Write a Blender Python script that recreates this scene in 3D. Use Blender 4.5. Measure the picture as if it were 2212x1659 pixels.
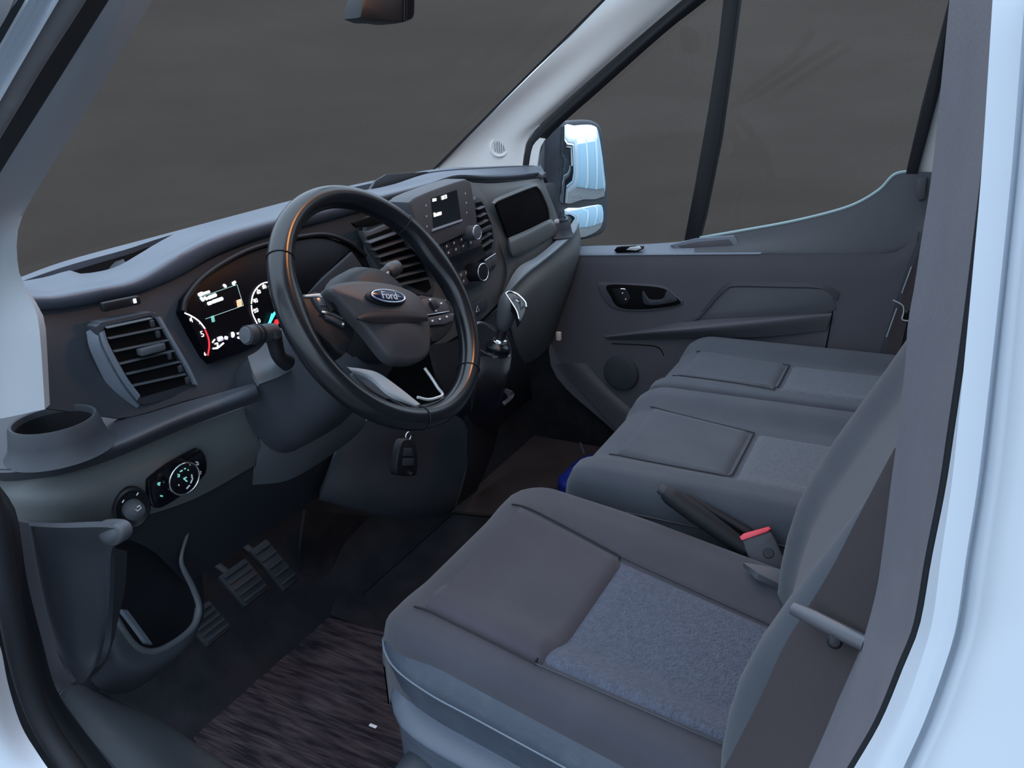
import bpy, bmesh, math, random
from mathutils import Vector, Matrix, noise
random.seed(4)
sc = bpy.context.scene
col = sc.collection
for o in list(bpy.data.objects): bpy.data.objects.remove(o, do_unlink=True)

# ------------------------------------------------------------------ camera
W_, H_, FPX = 2212.0, 1659.0, 1660.0
CP = Vector((-1.3216, -0.6780, 1.1397)); YAW, PITCH, ROLL = 1.0777, 0.3604, -0.0428
CF = Vector((math.sin(YAW)*math.cos(PITCH), math.cos(YAW)*math.cos(PITCH), -math.sin(PITCH)))
_r = CF.cross(Vector((0, 0, 1))).normalized(); _u = _r.cross(CF)
CR = math.cos(ROLL)*_r + math.sin(ROLL)*_u
CU = -math.sin(ROLL)*_r + math.cos(ROLL)*_u
cam = bpy.data.cameras.new('camera'); camo = bpy.data.objects.new('camera', cam); col.objects.link(camo)
cam.sensor_fit = 'HORIZONTAL'; cam.sensor_width = 36.0; cam.lens = FPX/W_*36.0; cam.clip_start = 0.02; cam.clip_end = 200
camo.matrix_world = Matrix(((CR.x, CU.x, -CF.x, CP.x), (CR.y, CU.y, -CF.y, CP.y), (CR.z, CU.z, -CF.z, CP.z), (0, 0, 0, 1)))
sc.camera = camo

# ------------------------------------------------------------------ world, lamps, exposure
w = bpy.data.worlds.new('overcast_sky'); sc.world = w; w.use_nodes = True
nt = w.node_tree; bg = nt.nodes['Background']
bg.inputs[0].default_value = (0.66, 0.81, 1.0, 1); bg.inputs[1].default_value = 1.9
# overcast sky: brighter towards the zenith, the same all the way round
_tc = nt.nodes.new('ShaderNodeTexCoord'); _sx = nt.nodes.new('ShaderNodeSeparateXYZ'); _mr = nt.nodes.new('ShaderNodeMapRange')
_mr.inputs[1].default_value = 0.0; _mr.inputs[2].default_value = 1.0; _mr.inputs[3].default_value = 1.35; _mr.inputs[4].default_value = 3.2
nt.links.new(_tc.outputs['Generated'], _sx.inputs[0]); nt.links.new(_sx.outputs[2], _mr.inputs[0]); nt.links.new(_mr.outputs[0], bg.inputs[1])
vs = sc.view_settings; vs.view_transform = 'Standard'; vs.look = 'None'; vs.exposure = 0.0; vs.gamma = 1.0; vs.use_curve_mapping = False
sc.display_settings.display_device = 'sRGB'

def area_lamp(name, loc, target, size, power, color):
    l = bpy.data.lights.new(name, 'AREA'); l.shape = 'RECTANGLE'; l.size, l.size_y = size; l.energy = power; l.color = color
    o = bpy.data.objects.new(name, l); col.objects.link(o); o.location = loc
    o.rotation_euler = (Vector(target)-Vector(loc)).to_track_quat('-Z', 'Y').to_euler()
    return o
# warm courtesy lamp in the roof, lit because the door stands open
area_lamp('courtesy_light', (0.05, -0.42, 1.625), (-0.35, 0.05, 0.8), (0.16, 0.09), 3.2, (1.0, 0.42, 0.15))

# ------------------------------------------------------------------ pixel of the 2212x1659 photograph -> point on a real plane
def ray(px, py): return CF + CR*((px-W_/2)/FPX) + CU*((H_/2-py)/FPX)
def at(px, py, x=None, y=None, z=None):
    d = ray(px, py)
    i, v = (0, x) if x is not None else ((1, y) if y is not None else (2, z))
    return CP + d*((v-CP[i])/d[i])
def onp(px, py, p0, n):
    d = ray(px, py); return CP + d*((Vector(p0)-CP).dot(n)/d.dot(n))
def rail(pts, x=None, y=None, z=None):
    out = []
    for i, (a, b) in enumerate(pts):
        k = {}
        for nm, v in (('x', x), ('y', y), ('z', z)):
            if v is not None:
                if isinstance(v, (list, tuple)):
                    if len(v) == len(pts): k[nm] = v[i]
                    else:
                        t = i/(len(pts)-1); k[nm] = v[0]+(v[-1]-v[0])*t
                else: k[nm] = v
        out.append(at(a, b, **k))
    return out

# ------------------------------------------------------------------ materials
MATS = {}
def mat(name, base, rough=0.5, metal=0.0, spec=0.5, bump=None, var=None, coat=0.0, emit=None, estr=1.0, trans=0.0, stretch=None, sheen=0.0):
    m = bpy.data.materials.new(name); m.use_nodes = True; n = m.node_tree; b = n.nodes['Principled BSDF']
    b.inputs['Base Color'].default_value = (*base, 1); b.inputs['Roughness'].default_value = rough
    b.inputs['Metallic'].default_value = metal; b.inputs['Specular IOR Level'].default_value = spec
    b.inputs['Coat Weight'].default_value = coat
    b.inputs['Sheen Weight'].default_value = sheen
    if emit: b.inputs['Emission Color'].default_value = (*emit, 1); b.inputs['Emission Strength'].default_value = estr
    tc = n.nodes.new('ShaderNodeTexCoord'); src = tc.outputs['Object']
    if stretch:
        mp = n.nodes.new('ShaderNodeMapping'); mp.inputs['Rotation'].default_value = stretch[1]; mp.inputs['Scale'].default_value = stretch[0]
        n.links.new(src, mp.inputs[0]); src = mp.outputs[0]
    if var:  # (scale, second colour, low, high)
        nz = n.nodes.new('ShaderNodeTexNoise'); nz.inputs['Scale'].default_value = var[0]; nz.inputs['Detail'].default_value = 5
        rp = n.nodes.new('ShaderNodeValToRGB'); rp.color_ramp.elements[0].position = var[2]; rp.color_ramp.elements[1].position = var[3]
        rp.color_ramp.elements[0].color = (*base, 1); rp.color_ramp.elements[1].color = (*var[1], 1)
        n.links.new(src, nz.inputs['Vector']); n.links.new(nz.outputs['Fac'], rp.inputs[0]); n.links.new(rp.outputs[0], b.inputs['Base Color'])
    if bump:  # (scale, strength, distance)
        nb = n.nodes.new('ShaderNodeTexNoise'); nb.inputs['Scale'].default_value = bump[0]; nb.inputs['Detail'].default_value = 3
        bp = n.nodes.new('ShaderNodeBump'); bp.inputs['Strength'].default_value = bump[1]; bp.inputs['Distance'].default_value = bump[2]
        n.links.new(src, nb.inputs['Vector']); n.links.new(nb.outputs['Fac'], bp.inputs['Height']); n.links.new(bp.outputs[0], b.inputs['Normal'])
    MATS[name] = m; return m
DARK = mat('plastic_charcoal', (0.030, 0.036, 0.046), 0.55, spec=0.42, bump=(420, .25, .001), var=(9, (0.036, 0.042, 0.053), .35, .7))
PAD = mat('plastic_dash_pad', (0.078, 0.096, 0.128), 0.42, spec=0.5, bump=(420, .25, .001), var=(7, (0.088, 0.107, 0.14), .35, .7))
MID = mat('plastic_grey', (0.066, 0.075, 0.086), 0.55, spec=0.4, bump=(420, .25, .001), var=(8, (0.075, 0.084, 0.096), .35, .7))
DOORM = mat('plastic_door_grey', (0.078, 0.078, 0.094), 0.6, spec=0.35, bump=(420, .25, .001), var=(8, (0.086, 0.086, 0.102), .35, .7))
LITE = mat('plastic_light_grey', (0.15, 0.18, 0.22), 0.55, spec=0.4, bump=(420, .2, .001), var=(6, (0.165, 0.195, 0.235), .35, .7))
PILL = mat('plastic_pillar_grey', (0.15, 0.15, 0.172), 0.6, spec=0.35, bump=(380, .3, .001), var=(14, (0.165, 0.165, 0.187), .35, .7))
BLACK = mat('plastic_black', (0.008, 0.009, 0.012), 0.5, spec=0.35)
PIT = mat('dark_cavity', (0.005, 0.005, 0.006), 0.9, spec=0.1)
GLOSSB = mat('gloss_black', (0.004, 0.004, 0.006), 0.12, spec=0.4)
SCREEN = mat('display_black', (0.002, 0.002, 0.004), 0.35, spec=0.2)
LCD = mat('radio_screen', (0.010, 0.016, 0.024), 0.25, spec=0.5)
LEATH = mat('wheel_leather', (0.008, 0.010, 0.013), 0.24, spec=0.5, bump=(900, .12, .0004))
HUBM = mat('airbag_plastic', (0.040, 0.040, 0.046), 0.5, spec=0.45, bump=(500, .25, .001))
FAB = mat('seat_fabric', (0.056, 0.058, 0.071), 0.9, spec=0.15, bump=(900, .5, .001), var=(11, (0.064, 0.066, 0.080), .35, .7), sheen=.15)
FABF = mat('seat_front_fabric', (0.058, 0.055, 0.068), 0.92, spec=0.12, bump=(700, .4, .001), var=(11, (0.066, 0.063, 0.077), .35, .7), sheen=.15)
FABB = mat('seat_rear_fabric', (0.068, 0.083, 0.118), 0.9, spec=0.15, bump=(260, .9, .004), var=(120, (0.090, 0.107, 0.148), .35, .65), sheen=.15)
FABG = mat('bench_fabric', (0.062, 0.072, 0.088), 0.92, spec=0.12, bump=(800, .5, .001), var=(11, (0.072, 0.082, 0.098), .35, .7), sheen=.15)
FABH = mat('bench_rear_fabric', (0.088, 0.103, 0.122), 0.92, spec=0.12, bump=(300, .7, .003), var=(160, (0.108, 0.124, 0.146), .35, .65), sheen=.15)
VINYL = mat('seat_side_vinyl', (0.050, 0.062, 0.086), 0.45, spec=0.4, bump=(180, .25, .002), var=(26, (0.07, 0.085, 0.112), .45, .8))
BELT = mat('belt_webbing', (0.052, 0.045, 0.048), 0.8, spec=0.2, bump=(900, .5, .001))
WHITE = mat('white_paint', (0.60, 0.66, 0.73), 0.32, spec=0.5, coat=0.3, var=(3, (0.62, 0.68, 0.75), .35, .7))
TRIMW = mat('white_pillar_trim', (0.80, 0.81, 0.79), 0.55, spec=0.35, bump=(300, .15, .001))
RUB = mat('black_rubber', (0.012, 0.014, 0.018), 0.6, spec=0.35)
RUBG = mat('grey_rubber', (0.20, 0.205, 0.22), 0.6, spec=0.35, var=(40, (0.27, 0.275, 0.29), .5, .8))
CARP = mat('floor_rubber', (0.010, 0.011, 0.014), 0.85, spec=0.15, bump=(60, .5, .004), var=(14, (0.019, 0.019, 0.024), .4, .75))
LOWP = mat('plastic_underdash_shade', (0.017, 0.021, 0.028), 0.6, spec=0.3, bump=(420, .25, .001))  # darker plastic, the shade under the dash put into its colour
MIDP = mat('plastic_lit_and_pale_grey', (0.105, 0.118, 0.122), 0.55, spec=0.4, bump=(420, .25, .001), var=(8, (0.115, 0.128, 0.132), .35, .7))  # window light put into the grey; the driver's lower panel is paler in itself
LITP = mat('plastic_skylit_ledge', (0.21, 0.25, 0.28), 0.55, spec=0.4, bump=(420, .25, .001))  # sky light on the passenger shelf put into its pale colour
PILL2 = mat('plastic_pale_pillar', (0.42, 0.45, 0.48), 0.6, spec=0.35, bump=(380, .2, .001))
TONG = mat('dark_metal', (0.10, 0.105, 0.12), 0.35, metal=0.4)
MATM = mat('worn_brown_mat', (0.016, 0.013, 0.018), 0.9, spec=0.12, bump=(20, .9, .008), var=(9, (0.062, 0.048, 0.054), .36, .66), stretch=((9, 1.3, 1), (0, 0, 0.12)))
CHR = mat('chrome', (0.85, 0.87, 0.9), 0.12, metal=1.0)
SATIN = mat('satin_silver', (0.66, 0.70, 0.72), 0.3, metal=0.35)
SATD = mat('dark_satin', (0.20, 0.22, 0.25), 0.3, metal=0.7)
MIRR = mat('mirror_silver', (0.86, 0.92, 0.95), 0.02, metal=1.0)
REDP = mat('red_button', (0.75, 0.05, 0.08), 0.35, spec=0.5)
WPLA = mat('white_print', (0.75, 0.75, 0.8), 0.5)
CREAM = mat('cream_plastic', (0.55, 0.50, 0.42), 0.5)
BLUE = mat('blue_plastic', (0.010, 0.022, 0.20), 0.45, spec=0.4, bump=(30, .6, .01))
E_W = mat('lit_white', (0.8, 0.8, 0.8), 0.5, emit=(1.0, 0.97, 1.0), estr=1.1)
E_S = mat('lit_display_text', (0.8, 0.8, 0.8), 0.5, emit=(0.86, 0.93, 0.88), estr=0.85)
E_L = mat('lit_lilac', (0.8, 0.8, 0.8), 0.5, emit=(0.72, 0.62, 0.85), estr=0.7)
E_T = mat('lit_teal_line', (0.3, 0.5, 0.5), 0.5, emit=(0.30, 0.45, 0.43), estr=0.6)
E_G = mat('lit_green', (0.2, 0.5, 0.45), 0.5, emit=(0.20, 0.62, 0.55), estr=0.6)
E_C = mat('lit_cyan', (0.1, 0.6, 0.6), 0.5, emit=(0.05, 0.85, 0.85), estr=1.0)
E_R = mat('lit_red', (0.8, 0.02, 0.03), 0.5, emit=(0.85, 0.04, 0.05), estr=0.9)
E_O = mat('lit_orange', (0.8, 0.5, 0.3), 0.5, emit=(0.9, 0.55, 0.33), estr=0.9)
BACK = mat('backdrop_paint', (0.092, 0.074, 0.062), 0.95, spec=0.05, var=(.8, (0.103, 0.084, 0.071), .35, .68), stretch=((1, 1, 5), (0, 0, 0)))
MATP = mat('brown_carpet', (0.030, 0.024, 0.025), 0.95, spec=0.1, bump=(300, .5, .002), var=(7, (0.042, 0.034, 0.035), .35, .7))
ASPH = mat('asphalt', (0.10, 0.10, 0.10), 0.9, bump=(60, .5, .01), var=(5, (0.16, 0.155, 0.15), .35, .7))
YARD = mat('pale_blue_cladding', (0.42, 0.62, 0.74), 0.6)
YARDW = mat('white_post_paint', (0.8, 0.86, 0.88), 0.5)
EMB = mat('emblem_blue', (0.010, 0.012, 0.045), 0.2, spec=0.6, coat=.5)
def glass_mat():
    m = bpy.data.materials.new('clear_glass'); m.use_nodes = True; n = m.node_tree; n.nodes.clear()
    out = n.nodes.new('ShaderNodeOutputMaterial'); t = n.nodes.new('ShaderNodeBsdfTransparent'); t.inputs[0].default_value = (.97, .98, .98, 1)
    g = n.nodes.new('ShaderNodeBsdfGlossy'); g.inputs['Roughness'].default_value = 0.02
    mx = n.nodes.new('ShaderNodeMixShader'); mx.inputs[0].default_value = 0.004
    n.links.new(t.outputs[0], mx.inputs[1]); n.links.new(g.outputs[0], mx.inputs[2]); n.links.new(mx.outputs[0], out.inputs[0]); return m
GLASS = glass_mat()

# ------------------------------------------------------------------ object helpers
ORG = {}
def org(o): return ORG.get(o.name, Vector((0, 0, 0)))
def tag(o, label=None, cat=None, group=None, kind=None):
    if label: o['label'] = label
    if cat: o['category'] = cat
    if group: o['group'] = group
    if kind: o['kind'] = kind
    return o
def empty(name, loc, label=None, cat=None, kind=None, group=None):
    o = bpy.data.objects.new(name, None); o.empty_display_size = .05; col.objects.link(o); o.location = loc; ORG[o.name] = Vector(loc)
    return tag(o, label, cat, group, kind)
def mesh(name, verts, faces, m, parent=None, smooth=True, ang=38):
    verts = [Vector(v) for v in verts]
    if parent is None:
        c = sum(verts, Vector((0, 0, 0)))/len(verts); c.z = min(v.z for v in verts)
    else: c = org(parent)
    me = bpy.data.meshes.new(name); me.from_pydata([v-c for v in verts], [], faces); me.validate(); me.update()
    bm = bmesh.new(); bm.from_mesh(me); bmesh.ops.recalc_face_normals(bm, faces=bm.faces); bm.to_mesh(me); bm.free()
    me.materials.append(m)
    if smooth:
        for p in me.polygons: p.use_smooth = True
        me.set_sharp_from_angle(angle=math.radians(ang))
    o = bpy.data.objects.new(name, me); col.objects.link(o)
    if parent: o.parent = parent
    else: o.location = c
    ORG[o.name] = c
    return o
def cr(p0, p1, p2, p3, t):
    return 0.5*((2*p1)+(p2-p0)*t+(2*p0-5*p1+4*p2-p3)*t*t+(3*p1-p0-3*p2+p3)*t*t*t)
def dense(pts, n=8, closed=False):
    pts = [Vector(p) for p in pts]; N = len(pts)
    if N < 3 and not closed: return [pts[0].lerp(pts[-1], i/n) for i in range(n+1)]
    out = []
    for i in range(N if closed else N-1):
        if closed: q = [pts[(i+k-1) % N] for k in range(4)]
        else:
            q = [pts[i-1] if i > 0 else 2*pts[0]-pts[1], pts[i], pts[i+1], pts[i+2] if i+2 < N else 2*pts[-1]-pts[-2]]
        for k in range(n): out.append(cr(*q, k/n))
    if not closed: out.append(pts[-1])
    return out
def resample(pts, n):
    L = [0]
    for a, b in zip(pts, pts[1:]): L.append(L[-1]+(b-a).length)
    out = []; j = 0
    for i in range(n):
        s = L[-1]*i/(n-1)
        while j < len(L)-2 and L[j+1] < s: j += 1
        d = L[j+1]-L[j]; out.append(pts[j].lerp(pts[j+1], (s-L[j])/d if d > 1e-12 else 0))
    return out
def loft(name, rails, m, parent=None, nu=28, nv=6, thick=.006, curve=True, straight=False, ang=38, away=None):
    R = [resample(dense(r, 1 if straight else 8), nu) for r in rails]
    rows = []
    for i in range(len(R)-1):
        for k in range(nv):
            t = k/nv
            if curve and len(R) > 2:
                a = R[i-1] if i > 0 else [2*p-q for p, q in zip(R[0], R[1])]
                d = R[i+2] if i+2 < len(R) else [2*p-q for p, q in zip(R[-1], R[-2])]
                rows.append([cr(a[j], R[i][j], R[i+1][j], d[j], t) for j in range(nu)])
            else: rows.append([R[i][j].lerp(R[i+1][j], t) for j in range(nu)])
    rows.append(R[-1])
    M = len(rows); vs_, back = [], []
    for i in range(M):
        for j in range(nu):
            du = rows[i][min(j+1, nu-1)]-rows[i][max(j-1, 0)]; dv = rows[min(i+1, M-1)][j]-rows[max(i-1, 0)][j]
            n = du.cross(dv)
            if n.length < 1e-12: n = Vector((0, 0, 1))
            n.normalize(); vs_.append(rows[i][j]); back.append(n)
    ref = sum((n*(1 if True else 0) for n in back), Vector((0, 0, 0)))
    if away is None:
        cc = sum(vs_, Vector((0, 0, 0)))/len(vs_); away = cc-CP
    sg = 1 if sum(n.dot(away) for n in back) > 0 else -1
    V = vs_ + [p+n*sg*thick for p, n in zip(vs_, back)]
    K = M*nu; F = []
    for i in range(M-1):
        for j in range(nu-1):
            a = i*nu+j; F.append((a, a+1, a+nu+1, a+nu)); F.append((K+a, K+a+nu, K+a+nu+1, K+a+1))
    for j in range(nu-1):
        F.append((j, K+j, K+j+1, j+1)); b = (M-1)*nu+j; F.append((b, b+1, K+b+1, K+b))
    for i in range(M-1):
        a = i*nu; F.append((a, a+nu, K+a+nu, K+a)); b = i*nu+nu-1; F.append((b, K+b, K+b+nu, b+nu))
    return mesh(name, V, F, m, parent, ang=ang)
def slab(name, pts, n, thick, m, parent=None, bevel=.002, seg=2, ang=40):
    """closed coplanar outline (3D points); front face keeps the outline, body goes back along -n"""
    n = Vector(n).normalized(); bm = bmesh.new(); vsb = [bm.verts.new(Vector(p)) for p in pts]
    f = bm.faces.new(vsb); r = bmesh.ops.extrude_face_region(bm, geom=[f])
    nv = [g for g in r['geom'] if isinstance(g, bmesh.types.BMVert)]
    for v in nv: v.co -= n*thick
    bmesh.ops.recalc_face_normals(bm, faces=bm.faces)
    if bevel > 0:
        bm.verts.ensure_lookup_table()
        es = [e for e in bm.edges if e.verts[0] in vsb and e.verts[1] in vsb]
        bmesh.ops.bevel(bm, geom=es, offset=bevel, segments=seg, affect='EDGES', profile=.5, clamp_overlap=True)
    bm.verts.index_update(); V = [v.co.copy() for v in bm.verts]; F = [[v.index for v in f.verts] for f in bm.faces]; bm.free()
    return mesh(name, V, F, m, parent, ang=ang)
def pillow(name, pts, n, m, parent=None, rise=.01, skirt=.03, rnd=.008, p=2.2, rings=7, flare=0.0, ang=60):
    n = Vector(n).normalized(); c = sum(pts, Vector((0, 0, 0)))/len(pts); N = len(pts); V = []; F = []
    R = (sum((q-c).length for q in pts)/N)
    layers = [(1+flare, -skirt)]
    for k in range(5):
        a = k/4*math.pi/2; layers.append((1-(rnd/R)*(1-math.cos(a)), -rnd*(1-math.sin(a))))
    s0 = layers[-1][0]
    for k in range(1, rings): s = s0*(1-k/rings); layers.append((s, rise*(1-(s/s0)**p)))
    for s, h in layers:
        for q in pts: V.append(c+(q-c)*s+n*h)
    for i in range(len(layers)-1):
        for j in range(N): a = i*N+j; b = i*N+(j+1) % N; F.append((a, b, b+N, a+N))
    V.append(c+n*rise); k = len(V)-1; base = (len(layers)-1)*N
    for j in range(N): F.append((base+j, base+(j+1) % N, k))
    F.append(tuple(range(N-1, -1, -1)))
    return mesh(name, V, F, m, parent, ang=ang)
def tube(name, path, r, m, parent=None, seg=10, closed=False, sub=6, flat=1.0, up=None, cap=True, ang=50):
    P = dense(path, sub, closed) if sub > 1 else [Vector(p) for p in path]; N = len(P); V = []; F = []
    rr = r if isinstance(r, (list, tuple)) else [r, r]
    prev = Vector(up) if up else None
    for i, p in enumerate(P):
        a = P[(i-1) % N] if (closed or i > 0) else P[i]; b = P[(i+1) % N] if (closed or i < N-1) else P[i]
        t = (b-a).normalized()
        if prev is None: prev = t.orthogonal()
        x = (prev-t*prev.dot(t))
        x = x.normalized() if x.length > 1e-9 else t.orthogonal().normalized()
        if not up: prev = x
        y = t.cross(x)
        f = i/(N-1)*(len(rr)-1); k = min(int(f), len(rr)-2); rad = rr[k]+(rr[k+1]-rr[k])*(f-k)
        for s in range(seg):
            an = 2*math.pi*s/seg; V.append(p+x*math.cos(an)*rad+y*math.sin(an)*rad*flat)
    for i in range(N if closed else N-1):
        for s in range(seg):
            a = i*seg+s; b = i*seg+(s+1) % seg; c = ((i+1) % N)*seg; F.append((a, b, c+(s+1) % seg, c+s))
    if not closed and cap: F.append(tuple(range(seg-1, -1, -1))); F.append(tuple((N-1)*seg+s for s in range(seg)))
    return mesh(name, V, F, m, parent, ang=ang)
def lathe(name, o, axis, prof, m, parent=None, seg=36, ang=35, sx=1.0, sy=1.0, xdir=None, close=False, cap=True):
    o = Vector(o); a = Vector(axis).normalized(); x = Vector(xdir) if xdir else a.orthogonal(); x = (x-a*x.dot(a)).normalized(); y = a.cross(x)
    V, F = [], []; N = len(prof)
    for r, h in prof:
        for s in range(seg):
            t = 2*math.pi*s/seg; V.append(o+a*h+(x*math.cos(t)*sx+y*math.sin(t)*sy)*r)
    for i in range(N if close else N-1):
        for s in range(seg): k = ((i+1) % N)*seg; F.append((i*seg+s, i*seg+(s+1) % seg, k+(s+1) % seg, k+s))
    if not close:
        if cap: F.append(tuple(range(seg-1, -1, -1)))
        F.append(tuple((N-1)*seg+s for s in range(seg)))
    return mesh(name, V, F, m, parent, ang=ang)
def box(name, c, u, v, wv, m, parent=None, bevel=.002, seg=2):
    """box from centre and three half vectors"""
    c, u, v, wv = Vector(c), Vector(u), Vector(v), Vector(wv); bm = bmesh.new(); vv = {}
    for i in (-1, 1):
        for j in (-1, 1):
            for k in (-1, 1): vv[i, j, k] = bm.verts.new(c+u*i+v*j+wv*k)
    for q in (((-1,-1,-1),(-1,1,-1),(1,1,-1),(1,-1,-1)), ((-1,-1,1),(1,-1,1),(1,1,1),(-1,1,1)), ((-1,-1,-1),(1,-1,-1),(1,-1,1),(-1,-1,1)),
              ((-1,1,-1),(-1,1,1),(1,1,1),(1,1,-1)), ((-1,-1,-1),(-1,-1,1),(-1,1,1),(-1,1,-1)), ((1,-1,-1),(1,1,-1),(1,1,1),(1,-1,1))):
        bm.faces.new([vv[k] for k in q])
    if bevel > 0: bmesh.ops.bevel(bm, geom=list(bm.edges), offset=bevel, segments=seg, affect='EDGES', profile=.5, clamp_overlap=True)
    bm.verts.index_update(); V = [x.co.copy() for x in bm.verts]; F = [[x.index for x in f.verts] for f in bm.faces]; bm.free()
    return mesh(name, V, F, m, parent)
def text(name, s, o, u, n, size, m, parent, ext=.0004):
    c = bpy.data.curves.new(name, 'FONT'); c.body = s; c.size = size; c.extrude = ext; c.align_x = 'CENTER'; c.align_y = 'CENTER'; c.materials.append(m)
    ob = bpy.data.objects.new(name, c); col.objects.link(ob); u = Vector(u).normalized(); n = Vector(n).normalized(); v = n.cross(u).normalized(); u = v.cross(n)
    M = Matrix(((u.x, v.x, n.x), (u.y, v.y, n.y), (u.z, v.z, n.z))).to_4x4(); M.translation = Vector(o)-org(parent); ob.parent = parent; ob.matrix_local = M
    me = bpy.data.meshes.new_from_object(ob); nm = ob.name; bpy.data.objects.remove(ob, do_unlink=True); bpy.data.curves.remove(c)
    ob = bpy.data.objects.new(name, me); col.objects.link(ob); ob.parent = parent; ob.matrix_local = M
    ORG[ob.name] = Vector(o); return ob
X, Y, Z = Vector((1, 0, 0)), Vector((0, 1, 0)), Vector((0, 0, 1))
def pl(pts, x=None, y=None, z=None): return [at(a, b, x=x, y=y, z=z) for a, b in pts]
def pn(pts, p0, n): return [onp(a, b, p0, n) for a, b in pts]

# ================================================================== SETTING
g = mesh('ground', [(-14, -14, -.72), (14, -14, -.72), (14, 14, -.72), (-14, 14, -.72)], [(0, 1, 2, 3)], ASPH); tag(g, 'grey asphalt ground outside the van', 'ground', kind='structure')
# dark wall sweeping round in front of and beside the van
arc = []
for i in range(25):
    t = math.radians(-38+i*6.2); arc.append(Vector((-.5+6.2*math.cos(t), -.2+6.2*math.sin(t), 0)))
bk = loft('backdrop', [[p+Z*2.25 for p in arc], [p+Z*1.2 for p in arc], [p-Z*.72 for p in arc]], BACK, nu=50, nv=3, thick=.15)
tag(bk, 'dark grey brown wall standing beyond the windscreen and the side window', 'backdrop', kind='structure')
# yard wall behind the van on the far side, seen only in the door mirror
yw = empty('wall_back', (5, -6, -.72), 'pale blue clad yard wall with white posts seen in the door mirror', 'wall', kind='structure')
box('cladding', (6, -6.2, .8), X*6, Y*.05, Z*1.5, YARD, yw, .01)
for i in range(9): box('post', (.8+i*1.15, -6.1, .9), X*.09, Y*.07, Z*1.6, YARDW, yw, .01)
fl = mesh('floor', [(-.95, -.95, -.02), (.92, -.95, -.02), (.92, .95, -.02), (-.95, .95, -.02), (-.95, -.95, 0), (.92, -.95, 0), (.92, .95, 0), (-.95, .95, 0)],
          [(0, 3, 2, 1), (4, 5, 6, 7), (0, 1, 5, 4), (1, 2, 6, 5), (2, 3, 7, 6), (3, 0, 4, 7)], CARP)
tag(fl, 'dark rubber covered cab floor', 'floor', kind='structure')
wr = box('wall_right', (.90, .34, .33), X*.012, Y*.32, Z*.36, CARP, None, .004); tag(wr, 'dark side wall of the passenger footwell', 'wall', kind='structure')
fw = loft('wall_front', [[Vector((x, .62, .72)) for x in (-.93, 0, .93)], [Vector((x, .62, .30)) for x in (-.93, 0, .93)], [Vector((x, .55, .14)) for x in (-.93, 0, .93)], [Vector((x, .42, .003)) for x in (-.93, 0, .93)]], CARP, nu=12, thick=.02)
tag(fw, 'black sloping toe board under the dashboard', 'wall', kind='structure')
ce = box('ceiling', (0, -.72, 1.70), X*.86, Y*.45, Z*.02, TRIMW, None, .01); tag(ce, 'pale roof lining above the seats', 'ceiling', kind='structure')
bh = box('wall_rear', (0.05, -1.0, .82), X*.86, Y*.02, Z*.86, DARK, None, .01); tag(bh, 'dark bulkhead behind the seats', 'wall', kind='structure')

# ---- driver side body and trims
wl = empty('wall_left', (-.95, -.2, .3), 'white painted body around the open driver door', 'wall', kind='structure')
loft('pillar_skin', [rail([(275, -370), (62, 0), (0, 108), (-90, 260), (-200, 470)], x=-1.0), rail([(308, -370), (92, -2), (0, 158), (-90, 310), (-190, 500)], x=-.985), rail([(340, -374), (120, 0), (0, 208), (-90, 370), (-170, 520)], x=-.99)], WHITE, wl, thick=.0015)
loft('pillar_gutter', [rail([(-40, -40), (0, -60), (30, -50)][0:1]+[(-60, 40), (-160, 210)], x=-1.02), rail([(30, 0), (0, 60), (-120, 250)], x=-1.01)], RUBG, wl, thick=.01)
loft('sill_skin', [rail([(-30, 1330), (0, 1395), (18, 1480), (45, 1565), (80, 1625), (125, 1690)], x=-.985), rail([(-90, 1330), (-70, 1400), (-50, 1490), (-30, 1580), (0, 1660), (30, 1720)], x=-1.02), rail([(-190, 1330), (-180, 1400), (-160, 1490), (-140, 1580), (-110, 1660), (-80, 1720)], x=-1.04)], WHITE, wl, thick=.02)
loft('rear_pillar_skin', [rail([(2182, -20), (2162, 180), (2137, 370), (2112, 570), (2087, 760), (2062, 930), (2042, 1060), (2012, 1210), (1987, 1350), (1952, 1440), (1902, 1560), (1838, 1670)], x=-.945),
      rail([(2197, -20), (2182, 180), (2160, 370), (2138, 570), (2115, 760), (2094, 930), (2076, 1060), (2050, 1210), (2024, 1350), (1996, 1440), (1946, 1560), (1890, 1670)], x=-.96),
      rail([(2215, -20), (2200, 180), (2185, 370), (2165, 570), (2145, 760), (2126, 930), (2110, 1060), (2086, 1210), (2066, 1350), (2040, 1440), (1996, 1560), (1946, 1670)], x=-.963)], WHITE, wl, nu=40, thick=.01)
loft('rear_pillar_flange', [rail([(2215, -20), (2200, 180), (2185, 370), (2165, 570), (2145, 760), (2126, 930), (2110, 1060), (2086, 1210), (2066, 1350), (2040, 1440), (1996, 1560), (1946, 1670)], x=-.963),
      rail([(2222, -20), (2208, 180), (2194, 370), (2174, 570), (2154, 760), (2136, 930), (2120, 1060), (2096, 1210), (2076, 1350), (2050, 1440), (2006, 1560), (1956, 1670)], x=-.957),
      rail([(2260, -20), (2255, 180), (2240, 370), (2220, 570), (2205, 760), (2190, 930), (2176, 1060), (2156, 1210), (2136, 1350), (2110, 1440), (2070, 1560), (2020, 1670)], x=-.985),
      rail([(2420, -20), (2400, 180), (2390, 370), (2380, 570), (2370, 760), (2360, 930), (2356, 1060), (2346, 1210), (2336, 1350), (2320, 1440), (2300, 1560), (2280, 1670)], x=-1.0)], WHITE, wl, nu=40, thick=.01)
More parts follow.
